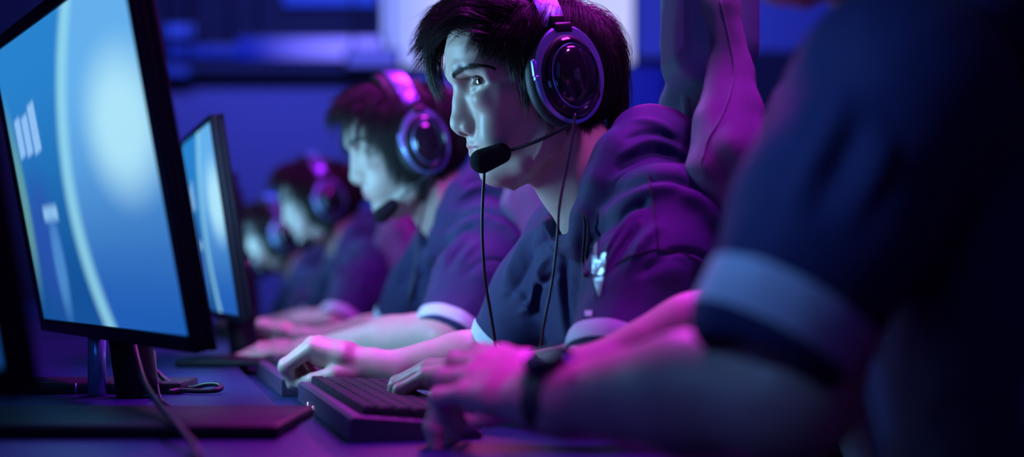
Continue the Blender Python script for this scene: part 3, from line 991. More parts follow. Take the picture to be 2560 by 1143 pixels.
HSTROKES = [
 # rolls of the hood
 ([(1550,318),(1600,304),(1650,312),(1690,338)], 7, .0030), ([(1558,352),(1610,332),(1660,338),(1700,358)], 7, -.0036),
 ([(1545,392),(1610,356),(1670,362),(1730,398)], 8, .0034), ([(1535,425),(1600,390),(1660,385),(1760,432)], 8, -.0040),
 ([(1520,462),(1590,425),(1660,412),(1740,430)], 9, .0034),
 ([(1505,520),(1560,470),(1640,445),(1740,465),(1840,545)], 8, -.0070), ([(1500,560),(1560,505),(1640,475),(1720,478)], 12, .0045),
 ([(1470,610),(1520,570),(1580,520),(1625,500)], 8, -.0060),
 # fan of folds from the shoulder to the chest
 ([(1610,520),(1560,570),(1520,640),(1490,720)], 9, .0050), ([(1600,560),(1560,610),(1530,680),(1505,760)], 7, -.0050),
 ([(1650,560),(1600,620),(1560,700),(1530,780)], 10, .0045), ([(1660,640),(1600,690),(1550,770),(1510,860)], 9, -.0080),
 ([(1690,660),(1620,720),(1575,800),(1540,870)], 14, .0050), ([(1560,560),(1520,620),(1490,680),(1478,740)], 6, -.0060),
 # hanging folds down the front
 ([(1400,610),(1400,700),(1408,800),(1428,890)], 9, .0040), ([(1416,620),(1414,700),(1426,800),(1444,890)], 7, -.0045),
 ([(1432,640),(1431,720),(1440,800),(1456,890)], 8, .0040), ([(1450,650),(1447,720),(1454,800),(1468,890)], 6, -.0034),
 ([(1466,660),(1464,720),(1468,800),(1480,890)], 8, .0036), ([(1495,720),(1482,780),(1484,880)], 7, -.0040),
 ([(1515,740),(1500,800),(1500,880)], 8, .0045),
 # far sleeve
 ([(1400,570),(1340,620),(1300,700),(1262,760)], 8, -.0055), ([(1385,545),(1325,590),(1285,660),(1255,730)], 9, .0055),
 ([(1390,620),(1350,680),(1330,760),(1270,800)], 8, .0055), ([(1395,680),(1350,720),(1330,800)], 7, -.0055),
 ([(1240,740),(1290,735),(1340,790)], 7, .0050), ([(1225,790),(1280,810),(1360,830)], 7, -.0050),
 # near sleeve
 ([(1640,640),(1700,626),(1760,640),(1790,690)], 6, -.0040), ([(1700,660),(1650,760),(1620,860)], 14, .0040),
 ([(1750,660),(1730,760),(1690,850)], 9, -.0060), ([(1700,480),(1760,510),(1800,570)], 16, .0040)]
headA = build_head(HEAD_H)
poseA = Pose(HO, HR)
headA = (poseA.w(headA[0]), headA[1], headA[2])
handR = hand_shapes([(56, 78, 40), (60, 84, 42), (60, 84, 44), (58, 78, 40)], (8, 2, -4, -9), [(14, 18, -10), (46, 40, -18), (70, 41, -35), (86, 30, -50)])
handT = hand_shapes([(30, 40, 20), (28, 46, 24), (30, 48, 26), (30, 44, 24)])
EL_R = P(1290, 900, 1.985); WR_R = P(938, 922, 1.93)
armR = arm_mesh(EL_R, WR_R, (-.93, -.03, .37), (.35, -.20, .91), 1, handR, JH['rsh'], rf=(.041, .038, .0255))
EL_L = np.array((.1035, 1.495, .802)); WR_L = np.array((-.140, 1.640, .771))
armL = arm_mesh(EL_L, WR_L, (-.93, .25, .05), (.05, -.1, .99), -1, handT, JH['lsh'], rf=(.045, .042, .0265))
armLA = arm_mesh(np.array((.150, 1.475, .790)), np.array((-.018, 1.615, .790)), (-.90, .40, .05), (.05, -.1, .99), -1, handT, JH['lsh'], rf=(.045, .042, .0265))
coreA = core_mesh(JH)
hoodA = hoodie_mesh(JH, CLOTH_H, HSTROKES)
treeA = BVHTree.FromPolygons(hoodA[0].tolist(), hoodA[1].tolist())
hh = hair_hero(rng); hairA = (poseA.w(hh[0]), hh[1])
lh, rh = [np.array(JH[k], float) for k in ('lsh', 'rsh')]
sl = []
for sh, cf in ((lh, np.array(JH['lcuff'])), (rh, np.array(JH['rcuff']))):
    L = np.linalg.norm(cf-sh)
    sl.append(band_on(hoodA[0], hoodA[1], sh, cf, L+.004, L+.024, .088))
_hb = build_head(.0030); br = [brows(rng, _hb[0], _hb[1], (s_,)) for s_ in (1, -1)]; la = [lashes(rng, (s_,)) for s_ in (1, -1)]
legsA = lower_body(JH)
hero, heroC, hero_add = make_player((.30, 1.86, .47), body_join(headA, (armR, armLA), coreA),
    'young man in sharp focus, dark swept hair, navy hooded jersey, black headset, intent sideways stare', 'players seated along the desk',
    hairA, JH, hoodA, True, [(poseA.w(b_[0]), b_[1]) for b_ in br], [(poseA.w(b_[0]), b_[1]) for b_ in la], legsA, None, poseA, sl)
# seams, drawcord, emblem
for pts in ([(1622,442),(1632,500),(1640,560),(1646,622)], [(1540,662),(1580,640),(1646,624),(1720,640),(1760,662),(1788,700)]):
    s_ = seam_on(treeA, pts)
    if s_.V:
        o = s_.build('seam', M['seam'], None); o.data.transform(Matrix.Translation(-Vector((.30, 1.86, .47)))); o.parent = heroC['jersey']
def flat_child(name, V, F, mat, parent, lab=None):
    o = link_mesh(name, np.array(V)-np.array((.30, 1.86, .47)), F, mat); o.parent = parent
    if lab: o['label'] = lab
    return o
def cord_pts(pts, lift, Yd=None):
    out = []
    for x, y in spline(pts, 40):
        c, n = cast(treeA, x, y)
        if c is None: c = P(x, y, Yd or (out[-1][1] if out else 1.68)); n = np.zeros(3)
        out.append(c-np.array((0, lift, 0)))
    o = np.array(out)
    for _ in range(6): o[1:-1] = (o[:-2]+2*o[1:-1]+o[2:])/4
    return o
mb = MB(); mb.tube(cord_pts([(1456,528),(1462,560),(1460,600),(1457,650),(1462,690)], .005), .0019, 8)
mb.tube(cord_pts([(1456,528),(1468,548),(1470,590),(1465,640),(1464,690)], .007), .0019, 8)
flat_child('drawcord', mb.V, mb.F, M['seam'], heroC['jersey'])
def shield(u, v):
    w = .5-.42*max(0, (v-.35)/.65)**1.4
    notch = v < .16 and abs(u-.5) < .20-.9*v
    return abs(u-.5) < w and not notch and not (.50 < v < .54)
V_, F_ = patch_on(treeA, [(1482,640),(1518,632),(1512,742),(1484,742)], 22, 44, shield, .0014)
flat_child('chest_emblem', V_, F_, M['foil'], heroC['jersey'], 'crinkled silver shield emblem on the chest')
V_, F_ = patch_on(treeA, [(1487,604),(1497,602),(1494,650),(1486,652)], 4, 16, None, .0014)
flat_child('emblem_streamer', V_, F_, M['foil'], heroC['jersey'])
V_, F_ = patch_on(treeA, [(1464,778),(1482,778),(1481,792),(1464,791)], 8, 6, None, .0012)
flat_child('woven_tag', V_, F_, M['stripe'], heroC['jersey'])
V_, F_ = patch_on(treeA, [(1426,865),(1446,864),(1447,874),(1428,875)], 8, 5, None, .0012)
flat_child('woven_tag', V_, F_, M['stripe'], heroC['jersey'])

# ------------------------------------------------------------------ headset (head frame, metres)
def headset(pose, label, group=None, mic_tip=None, cables=(), fine=True):
    root = empty('headset', pose.w(mm(-20, 0, 120)))
    tag(root, label, 'headset', group)
    bpy.context.view_layer.update()
    def part(mb, name, mat, parent=root, auto=50, lab=None):
        if isinstance(mb, MB): V, F = np.array(mb.V), mb.F
        else: V, F = mb
        o = link_mesh(name, pose.w(V)-pose.w(mm(-20, 0, 120)), F, mat)
        o.parent = parent
        if lab: o['label'] = lab
        if auto: o.data.set_sharp_from_angle(angle=math.radians(auto))
        return o
    for s in (1, -1):
        n = np.array((-.20, s*.975, .06)); n /= np.linalg.norm(n)
        v = np.array((.13, 0, 1.0)); v -= n*(v@n); v /= np.linalg.norm(v)
        hx = np.cross(n, v)*s                       # towards the face
        R = np.stack([hx, v, n], 1); C = mm(-26, s*76, -3)
        fr = (R, C)
        # cushion
        mb = MB(); prof = []
        for k in range(14):
            a = 2*math.pi*k/14; prof.append((.0345+.0125*math.cos(a), .010+.0115*math.sin(a)))
        mb.ring(prof, 56, fr, 1.0, 1.24)
        for i in range(len(mb.V)):
            pass
        cu = part(mb, 'ear_cushion', M['leather'], lab='ribbed dark ear cushion')
        # housing behind the cushion
        mb = MB(); mb.ring([(.0, .012), (.036, .012), (.041, .018), (.0425, .026), (.040, .034), (.036, .037), (.0, .037)], 64, fr, 1.0, 1.26, closed=False)
        cup = part(mb, 'ear_cup', M['plastic'])
        # grooved rings and glossy dome
        mb = MB(); mb.ring([(.0345, .036), (.0355, .040), (.0335, .0425), (.0315, .041), (.0305, .037)], 72, fr, 1.0, 1.26)
        part(mb, 'trim_ring', M['gloss'], cup)
        off = C-hx*.0025-v*.001
        pr = []
        for k in range(15):
            t = k/14*math.pi/2; pr.append((.0298*math.sin(t) if k else 1e-5, .037+.0125*math.cos(t)**.9 if k < 14 else .037))
        mb = MB(); mb.ring(pr, 72, (R, off), .98, 1.26, closed=False)
        part(mb, 'outer_cap', M['gloss'], cup, lab='glossy black domed cap')
        mb = MB(); mb.ring([(.0302, .0375), (.0312, .0400), (.0300, .0412), (.0290, .0395)], 72, (R, off), .98, 1.26)
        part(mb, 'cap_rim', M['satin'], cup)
        # yoke: satin ring, broad at the top, thin below
        mb = MB(); V = []; F = []; n_ = 96
        for k in range(n_):
            a = 2*math.pi*k/n_; up = (math.sin(a)+1)/2
            w = .0022+.0085*up**1.6; ro = .0435+.0035*up
            if 2.4 < a < 3.6: w += .0016
            th = .0045
            for r, hh_ in ((ro, .030), (ro+.001, .030+th*.5), (ro-.001, .030+th), (ro-w, .030+th+.001), (ro-w-.001, .030)):
                V.append(C+R@np.array((r*math.cos(a), r*1.27*math.sin(a), hh_)))
        for k in range(n_):
            for j in range(5): F.append((k*5+j, ((k+1) % n_)*5+j, ((k+1) % n_)*5+(j+1) % 5, k*5+(j+1) % 5))
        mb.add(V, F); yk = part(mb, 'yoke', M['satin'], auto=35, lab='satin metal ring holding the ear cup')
        # clip on the front of the yoke
        a0 = 2.9 if s == 1 else 2.9
        p = C+R@np.array((.0475, .012, .033))
        mb = MB(); mb.box(p, (.0035, .020, .0055), R, .0012); mb.box(p-v*.012+hx*-.002, (.006, .006, .006), R, .0015)
        part(mb, 'yoke_clip', M['satin'], yk)
        # hinge and slider up to the band
        h0 = C+R@np.array((.001, .0575, .030)); h1 = mm(-16, s*95, 66)
        mb = MB(); mb.box(h0, (.026, .014, .012), R, .004); mb.box((h0+h1)/2, (.020, .022, .008), R, .003)
        part(mb, 'slider', M['plastic'])
    # headband: arch with an outer shell and an inner pad
    ang = np.linspace(-1.36, 1.36, 53)
    def arch(rad_l, rad_u, half, th, f0, f1):
        V = []; F = []
        for i, a in enumerate(ang):
            w = half*(1-.12*abs(a)/1.36)
            c = np.array((f0+(f1-f0)*math.cos(a), rad_l*math.sin(a), .036+rad_u*math.cos(a)))
            o = np.array((0, math.sin(a), math.cos(a)))
            x = np.array((1, 0, 0))
            for q, t in ((-1, -.35), (-.96, .35), (-.5, .5), (.5, .5), (.96, .35), (1, -.35), (.5, -.5), (-.5, -.5)):
                V.append(c+x*q*w+o*t*th)
        m = 8
        for i in range(len(ang)-1):
            for j in range(m): F.append((i*m+j, i*m+(j+1) % m, (i+1)*m+(j+1) % m, (i+1)*m+j))
        F.append(tuple(range(m-1, -1, -1))); F.append(tuple((len(ang)-1)*m+k for k in range(m)))
        return V, F
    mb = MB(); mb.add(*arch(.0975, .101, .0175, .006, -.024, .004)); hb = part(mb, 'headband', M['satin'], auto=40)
    mb = MB(); mb.add(*arch(.090, .0925, .0215, .010, -.012, .016)); part(mb, 'headband_pad', M['leather'], hb, auto=60)
    # microphone
    if mic_tip is not None:
        root_p, mid, m1, m0 = mic_tip       # world points: boom root, bend, foam back, foam tip
        inv = lambda w: (np.array(w)-pose.o) @ pose.R
        bp = spline([inv(root_p), inv(mid), inv(m1)], 24)
        mb = MB(); mb.tube(bp, np.linspace(.0024, .0019, 24), 12)
        bo = part(mb, 'microphone_boom', M['cable'])
        f = Field(np.minimum(inv(m1), inv(m0))-.03, np.maximum(inv(m1), inv(m0))+.03, .0012 if fine else .003)
        f.cone(inv(m1), inv(m0), .0125, .0148, .004)
        V, F = f.mesh(2); part((V, F), 'microphone_foam', M['foam'], bo, auto=None)
    for pts, r in cables:
        mb = MB(); mb.tube(pts, r, 8)
        o = link_mesh('cable', np.array(mb.V)-pose.w(mm(-20, 0, 120)), mb.F, M['cable']); o.parent = root
    return root
cabA = spline([P(1438,284,1.665), P(1428,360,1.655), P(1412,440,1.645), P(1398,520,1.63), P(1393,600,1.62), P(1381,700,1.62), P(1362,800,1.62), P(1350,880,1.63), P(1347,960,1.64), P(1352,1010,1.68)], 80)
cabB = spline([P(1211,425,1.712), P(1206,520,1.71), P(1206,600,1.71), P(1213,700,1.71), P(1226,780,1.715), P(1238,860,1.72), P(1240,930,1.73), P(1236,1030,1.74)], 70)
setA = headset(poseA, 'black over-ear headset with a boom microphone on the sharply focused player', 'headsets on the players',
    (P(1428,312,1.668), P(1345,352,1.675), P(1252,384,1.70), P(1205,403,1.70)), [(cabA, .0017), (cabB, .0019)])

# ------------------------------------------------------------------ room
def slab(name, lo, hi, mat, kind='structure', bev=0):
    lo = np.array(lo, float); hi = np.array(hi, float)
    mb = MB(); mb.box((lo+hi)/2, hi-lo, None, bev); o = mb.build(name, mat, None, smooth=False)
    if kind: o['kind'] = kind
    return o
slab('floor', (-5.2, -2.2, -.1), (6.2, 10.2, 0), M['floor'])
slab('ceiling', (-5.2, -2.2, 4.2), (6.2, 10.2, 4.3), M['dark_wall'])
slab('wall_back', (-5.2, 10.0, 0), (6.2, 10.2, 4.2), M['dark_wall'])
slab('wall_left', (-5.2, -2.2, 0), (-5.0, 10.0, 4.2), M['dark_wall'])
slab('wall_right', (6.0, -2.2, 0), (6.2, 10.0, 4.2), M['dark_wall'])
slab('wall_front', (-5.0, -2.2, 0), (6.0, -2.0, 4.2), M['dark_wall'])

def glow(name, col, strength, grad=None):
    """lit panel; grad=(axis, from, to, second colour, second strength) in object space"""
    m = bpy.data.materials.new(name); m.use_nodes = True; nt = m.node_tree; N = nt.nodes; L = nt.links
    b = N['Principled BSDF']; b.inputs['Base Color'].default_value = (.01, .01, .02, 1); b.inputs['Roughness'].default_value = .4
    b.inputs['Emission Strength'].default_value = 1
    tc = N.new('ShaderNodeTexCoord')
    c1 = N.new('ShaderNodeMix'); c1.data_type = 'RGBA'
    c1.inputs[6].default_value = [c*strength for c in col[:3]]+[1]
    c1.inputs[7].default_value = [c*(grad[4] if grad else strength) for c in (grad[3] if grad else col)[:3]]+[1]
    if grad:
        sp = N.new('ShaderNodeSeparateXYZ'); L.new(tc.outputs['Object'], sp.inputs[0])
        mr = N.new('ShaderNodeMapRange'); mr.interpolation_type = 'SMOOTHSTEP'; mr.inputs[1].default_value = grad[1]; mr.inputs[2].default_value = grad[2]
        L.new(sp.outputs[grad[0]], mr.inputs[0]); L.new(mr.outputs[0], c1.inputs[0])
    else: c1.inputs[0].default_value = 0
    nz = N.new('ShaderNodeTexNoise'); nz.inputs['Scale'].default_value = 1.3
    L.new(tc.outputs['Object'], nz.inputs['Vector'])
    mr2 = N.new('ShaderNodeMapRange'); mr2.inputs[3].default_value = .85; mr2.inputs[4].default_value = 1.12
    L.new(nz.outputs[0], mr2.inputs[0])
    mx = N.new('ShaderNodeMix'); mx.data_type = 'RGBA'; mx.blend_type = 'MULTIPLY'; mx.inputs[0].default_value = 1
    L.new(c1.outputs[2], mx.inputs[6]); L.new(mr2.outputs[0], mx.inputs[7]); L.new(mx.outputs[2], b.inputs['Emission Color'])
    return m

YB = 9.0
def lin(r, g, b): return srgb(r, g, b)[:3]
def px_panel(name, x0, y0, x1, y1, Y, mat, label, cat='stage light', group=None, depth=.08, hang=True):
    a = P(x0, y1, Y); b = P(x1, y0, Y)
    c = (a+b)/2; w = b[0]-a[0]; h = b[2]-a[2]
    root = empty(name, (c[0], Y+depth, a[2])); tag(root, label, cat, group)
    bpy.context.view_layer.update()
    mb = MB(); mb.box((c[0], Y+depth*.55, c[2]), (w, depth*.9, h), None, .01); mb.build('housing', M['plastic'], root)
    mb = MB(); mb.box((c[0], Y, c[2]), (w-.04, .02, h-.04), None, .004); mb.build('lit_face', mat, root)
    if b[2] < 4.15 and hang:
        for s in (-.35, .35):
            mb = MB(); mb.tube([(c[0]+w*s, Y+depth*.6, b[2]-.02), (c[0]+w*s, Y+depth*.6, 4.2)], .008, 8); mb.build('hanger', M['metal'], root)
    return root
# partition wall behind the players
mb = MB(); a = P(330, 186, 8.6); b = P(1665, 186, 8.6)
mb.box(((a[0]+b[0])/2, 8.66, a[2]/2), (b[0]-a[0], .12, a[2]), None, .01)
o = mb.build('wall_partition', M['wall'], None, smooth=False); o['kind'] = 'structure'
a = P(1665, 330, 8.9); b = P(2700, 330, 8.9)
mb = MB(); mb.box(((a[0]+b[0])/2, 8.96, (P(0,125,8.9)[2])/2), (b[0]-a[0], .12, P(0,125,8.9)[2]), None, .01)
o = mb.build('wall_side_partition', M['dark_wall'], None, smooth=False); o['kind'] = 'structure'
slab('trim_1', (P(330,0,8.55)[0], 8.5, P(0,178,8.5)[2]), (P(950,0,8.5)[0], 8.62, P(0,160,8.5)[2]), M['dark_wall'])
# big screen
g = glow('projection_glow', lin(125,145,255), 1.25, (0, -.85, -.30, lin(192,196,255), 1.12))
px_panel('projection_screen', 948, -420, 1590, 172, 8.9, g, 'large pale lavender screen glowing behind the dark haired player', 'screen')
# blue light strips
px_panel('stage_light', 585, 86, 960, 156, 8.8, glow('strip_a', lin(12,30,170), 1.0, (0, -1.65, -1.0, lin(115,110,255), 1.5)), 'long blue light strip ending at the big pale screen', group=None)
px_panel('stage_light', 700, -40, 950, 22, 8.8, glow('strip_b', lin(30,60,225), .9), 'high bright blue light strip left of the pale screen')
px_panel('stage_light', 398, 54, 492, 100, 8.8, glow('strip_c', lin(36,60,220), 1.0), 'square blue light panel above the monitor in the row')
px_panel('stage_light', 408, 106, 600, 150, 8.8, glow('strip_d', lin(18,38,180), .85), 'dim blue light panel below the square blue panel')
px_panel('stage_light', 398, 158, 480, 196, 8.5, glow('strip_e', lin(26,48,190), .85), 'small lowest blue light beside the top of the monitor')
px_panel('stage_light', 860, 120, 1000, 172, 8.45, glow('strip_f', lin(90,95,250), .8), 'violet blue lamp under the left corner of the pale screen')
# right-hand side of the hall
px_panel('stage_light', 1572, -480, 2500, 150, 8.95, glow('wash_g', lin(34,44,172), .95, (0, 1.2, 2.6, lin(14,26,120), .9)), 'wide deep blue backdrop panel behind the gaming chair')
px_panel('stage_light', 1560, 158, 1668, 1074, 8.3, glow('wash_h', lin(14,20,150), 1.0), 'saturated blue panel between the player and the chair', hang=False)
px_panel('stage_light', 1885, 330, 1948, 1079, 8.2, glow('wash_i', lin(58,70,235), 1.0), 'bright blue lamp low beyond the chair back', hang=False)
px_panel('light_tube', 1950, 215, 1968, 1088, 8.0, glow('wash_j', lin(90,90,235), 1.0), 'thin upright violet light tube beyond the chair', 'light tube', hang=False)

# ------------------------------------------------------------------ desk
DX = lambda Y, k: -.26*Y+k
SH, DK = .755, .740
def strip_prism(name, k0, k1, y0, y1, z0, z1, mat, bev=.003):
    q = [(DX(y0,k0), y0), (DX(y0,k1), y0), (DX(y1,k1), y1), (DX(y1,k0), y1)]
    import bmesh
    bm = bmesh.new()
    vs_ = [bm.verts.new((x, y, z)) for z in (z0, z1) for x, y in q]
    for f in ((3,2,1,0),(4,5,6,7),(0,1,5,4),(1,2,6,5),(2,3,7,6),(3,0,4,7)): bm.faces.new([vs_[i] for i in f])
    bmesh.ops.bevel(bm, geom=list(bm.edges), offset=bev, segments=3, affect='EDGES', profile=.5)
    V = [tuple(v.co) for v in bm.verts]; bm.verts.index_update(); F = [[v.index for v in f.verts] for f in bm.faces]; bm.free()
    return V, F
desk = empty('gaming_desk', (DX(3, .2), 3.0, 0)); tag(desk, 'long dark desk with a raised shelf running under all the monitors', 'desk')
bpy.context.view_layer.update()
mb = MB(); mb.add(*strip_prism('', -.75, .488, .55, 7.4, DK-.03, DK, M['desk'])); mb.build('desktop', M['desk'], desk)
mb = MB(); mb.add(*strip_prism('', -.75, .157, .55, 7.4, DK, SH, M['desk'], .0025)); mb.build('raised_shelf', M['desk'], desk, auto=40)
for y in (.72, 2.19, 3.35, 5.6, 7.2):
    for k in (-.66, .38):
        mb = MB(); mb.box((DX(y,k), y, (DK-.03)/2), (.06, .06, DK-.03), None, .006); mb.build('leg', M['metal'], desk)

# ------------------------------------------------------------------ monitors
def screen_mat():
    """game picture: blue field, pale arc, glow, pale marks; uses the panel's own 0..1 coordinates"""
    m = bpy.data.materials.new('screen_picture'); m.use_nodes = True; nt = m.node_tree; N = nt.nodes; L = nt.links
    b = N['Principled BSDF']; b.inputs['Base Color'].default_value = (.01, .01, .02, 1); b.inputs['Roughness'].default_value = .25
    b.inputs['Emission Strength'].default_value = 1.0
    uv = N.new('ShaderNodeUVMap'); uv.uv_map = 'panel'
    sp = N.new('ShaderNodeSeparateXYZ'); L.new(uv.outputs[0], sp.inputs[0]); U, V = sp.outputs[0], sp.outputs[1]
    def mth(op, a, b_=None, c=None):
        n = N.new('ShaderNodeMath'); n.operation = op
        for i, q in enumerate((a, b_, c)):
            if q is None: continue
            if isinstance(q, (int, float)): n.inputs[i].default_value = q
            else: L.new(q, n.inputs[i])
        return n.outputs[0]
    def ss(v, a, b_):
        n = N.new('ShaderNodeMapRange'); n.interpolation_type = 'SMOOTHSTEP'; n.inputs[1].default_value = a; n.inputs[2].default_value = b_
        L.new(v, n.inputs[0]); return n.outputs[0]
    def mixc(f, a, b_, mode='MIX'):
        n = N.new('ShaderNodeMix'); n.data_type = 'RGBA'; n.blend_type = mode
        if isinstance(f, (int, float)): n.inputs[0].default_value = f
        else: L.new(f, n.inputs[0])
        for i, q in ((6, a), (7, b_)):
            if isinstance(q, tuple): n.inputs[i].default_value = q
            else: L.new(q, n.inputs[i])
        return n.outputs[2]
    # vertical ramp
    left = mixc(ss(V, .05, .95), srgb(16,80,150), srgb(40,130,205))
    right = mixc(ss(V, .0, .8), srgb(28,92,178), srgb(100,175,235))
    # arc: bowed pale line; u position as a function of v
    dv = mth('SUBTRACT', V, .42)
    arc = mth('ADD', .40, mth('MULTIPLY', mth('POWER', mth('ABSOLUTE', dv), 2.0), .62))
    du = mth('SUBTRACT', U, arc)
    col = mixc(ss(du, -.02, .05), left, right)
    line = mth('SUBTRACT', 1.0, ss(mth('ABSOLUTE', mth('SUBTRACT', du, .03)), .0, .075))
    col = mixc(mth('MULTIPLY', line, .75), col, srgb(150,220,238))
    # glow blob
    def blob(cu, cv, ru, rv, colr, amt, p=1.0):
        nonlocal col
        a = mth('POWER', mth('DIVIDE', mth('SUBTRACT', U, cu), ru), 2.0); c = mth('POWER', mth('DIVIDE', mth('SUBTRACT', V, cv), rv), 2.0)
        f = mth('SUBTRACT', 1.0, ss(mth('SQRT', mth('ADD', a, c)), .25*p, 1.0))
        col = mixc(mth('MULTIPLY', f, amt), col, colr)
    blob(.84, .60, .30, .29, srgb(175,230,250), .95)
    blob(.16, .30, .18, .34, srgb(45,75,175), .6)
    def quad(u0, v0, u1, v1, sk, s, colr, amt):
        nonlocal col
        vv = mth('SUBTRACT', V, mth('MULTIPLY', mth('SUBTRACT', U, (u0+u1)/2), sk))
        f = mth('MULTIPLY', mth('MULTIPLY', ss(U, u0-s, u0+s), ss(U, u1+s, u1-s)), mth('MULTIPLY', ss(vv, v0-s, v0+s), ss(vv, v1+s, v1-s)))
        col = mixc(mth('MULTIPLY', f, amt), col, colr)
    for q0, q1 in ((.07, .125), (.138, .195), (.208, .27)): quad(q0, .60, q1, .74 if q0 < .2 else .77, .2, .014, srgb(150,200,250), .85)
    quad(.18, .36, .30, .41, .0, .02, srgb(150,205,245), .85)
    blob(.24, .20, .07, .26, srgb(90,160,225), .6)
    blob(.02, .45, .07, .45, srgb(120,180,150), .55)
    L.new(col, b.inputs['Emission Color'])
    return m
M['screen'] = screen_mat()
M['backglow'] = glow('added_panel_glow', (.24, .64, 1.0), 27)  # emission of the added panels that light the players
M['backmid'] = glow('added_panel_mid', (.20, .62, 1.0), 5.4)
M['backdim'] = glow('added_panel_dim', (.05, .24, 1.0), 1.6)
def monitor(tr, dirv, width, height, lean, label, base_y=None, stand=True, bez=.012, chin=.020, gl=.47, gm='backglow', group='monitors standing in a row on the desk'):
    """tr: top-right outer corner; dirv: horizontal direction from the near edge to the far edge"""
    d = np.array((dirv[0], dirv[1], 0.)); d /= np.linalg.norm(d)      # near -> far
    n = np.array((-d[1], d[0], 0.));                                   # picture side
    u = np.array((0, 0, 1.0))+n*lean; u /= np.linalg.norm(u)
    nn = np.cross(u, -d)
    if nn @ n < 0: nn = -nn
    R = np.stack([-d, nn, u], 1)      # columns: right, out of the picture, up
    tr = np.array(tr); C = tr+d*width/2-u*height/2
    bot = C-u*height/2
    root = empty('monitor', (C[0], C[1], SH)); tag(root, label, 'monitor', group)
    bpy.context.view_layer.update()
    th = .010
    mb = MB(); mb.box(C-nn*th*.55, (width, th, height), R, .004); mb.build('casing', M['bezel'], root, auto=40)
    mb = MB()
    for s in (-1, 1): mb.box(C+R@np.array((s*(width-bez)/2, .0015, 0)), (bez, .006, height), R, .0015)
    mb.box(C+R@np.array((0, .0015, (height-bez)/2)), (width, .006, bez), R, .0015)
    mb.box(C+R@np.array((0, .0015, -(height-chin)/2)), (width, .006, chin), R, .0015)
    mb.build('bezel', M['bezel'], root, auto=40)
    w2, h2 = width/2-bez, height/2
    q = [C+R@np.array((x, .001, z)) for x, z in ((-w2, -h2+chin), (w2, -h2+chin), (w2, h2-bez), (-w2, h2-bez))]
    o = link_mesh('screen', np.array(q), [(0, 1, 2, 3)], M['screen'], root, smooth=False)
    uvl = o.data.uv_layers.new(name='panel')
    for li, t in enumerate(((0, 0), (1, 0), (1, 1), (0, 1))): uvl.data[li].uv = t
    # added lit panel on the player's side, lights faces and hands
    mb = MB(); bz = -(th*1.05+.004)
    for s in (-1, 1): mb.box(C+R@np.array((s*(width-.012)/2, bz, 0)), (.012, .009, height), R, .002)
    for s in (-1, 1): mb.box(C+R@np.array((0, bz, s*(height-.012)/2)), (width, .009, .012), R, .002)
    mb.build('rear_frame', M['bezel'], root, auto=40)
    q = [C+R@np.array((x, -(th*1.05+.002), z)) for x, z in ((-width*.47, -height*.22), (-width*.47, height*.46), (width*gl, height*.46), (width*gl, -height*.22))]
    link_mesh('added_light_panel', np.array(q), [(0, 1, 2, 3)], M[gm], root, smooth=False)
    if stand:
        jn = C-u*height*.22-nn*.045; nh = nn.copy(); nh[2] = 0; nh /= np.linalg.norm(nh)
        foot = bot-nh*.05+d*.055; foot[2] = SH; jn = jn+d*.055
        mb = MB(); mb.tube(spline([foot+(0, 0, .004), foot*.5+np.array((jn[0], jn[1], SH))*.5+(0, 0, .10), jn], 10), [.026]*10, 20); mb.build('stand_neck', M['bezel'], root)
        mb = MB(); mb.box(C-nn*.036-u*height*.22, (.11, .03, .09), R, .006); mb.build('mount_block', M['bezel'], root)
        return root, foot, R
    return root, None, R
mats = {}
m1, f1, R1 = monitor(P(312,-150,1.345), (-.50,.866), .70, .400, .185, 'large near monitor showing a blue scene with a pale arc', bez=.016, chin=.017, gl=-.04)
m2, f2, R2 = monitor(P(529,286,2.25), (-.322,.947), .55, .335, .148, 'mid-distance monitor with a bright bluish-white screen beside the players\' hands', bez=.009, chin=.012, gm='backmid')
m0, f0, R0 = monitor(P(-105,160,.98), (-.56,.83), .50, .235, .17, 'dark edge of the nearest monitor at the lower left corner', stand=False, bez=.013, gm='backdim')
m3, f3, R3 = monitor(P(574,432,3.55), (-.27,.963), .55, .335, .10, 'thin far monitor seen edge-on behind the bright one', gm='backmid')
m4, f4, R4 = monitor(P(590,475,4.35), (-.27,.963), .55, .335, .10, 'added furthest monitor, almost hidden behind the other screens', gm='backmid')  # added so its panel lights the furthest player's face
# feet
def foot_plate(f, sx, sy, root, ang, h=.012):
    mb = MB(); c, s = math.cos(ang), math.sin(ang); R = np.array(((c, -s, 0), (s, c, 0), (0, 0, 1)))
    mb.box((f[0], f[1], SH+h/2+.0003), (sx, sy, h), R, .004); o = mb.build('base_plate', M['bezel'], root, auto=40)
foot_plate(np.array(((P(712,1075,1.32)[0]-.215), 1.405)), .43, .20, m1, -.03, .013)
foot_plate(f2+np.array((.02, -.18, 0)), .17, .17, m2, 0)
foot_plate(f3, .2, .18, m3, 0); foot_plate(f4, .2, .18, m4, 0)
# nearest monitor needs its own foot out of the frame
mb = MB(); c0 = np.array((-.62, 1.2, SH)); mb.tube([c0+(0,0,.002), c0+(0,0,.18)], .02, 14); mb.build('stand_neck', M['bezel'], m0)
foot_plate(c0, .22, .2, m0, 0)

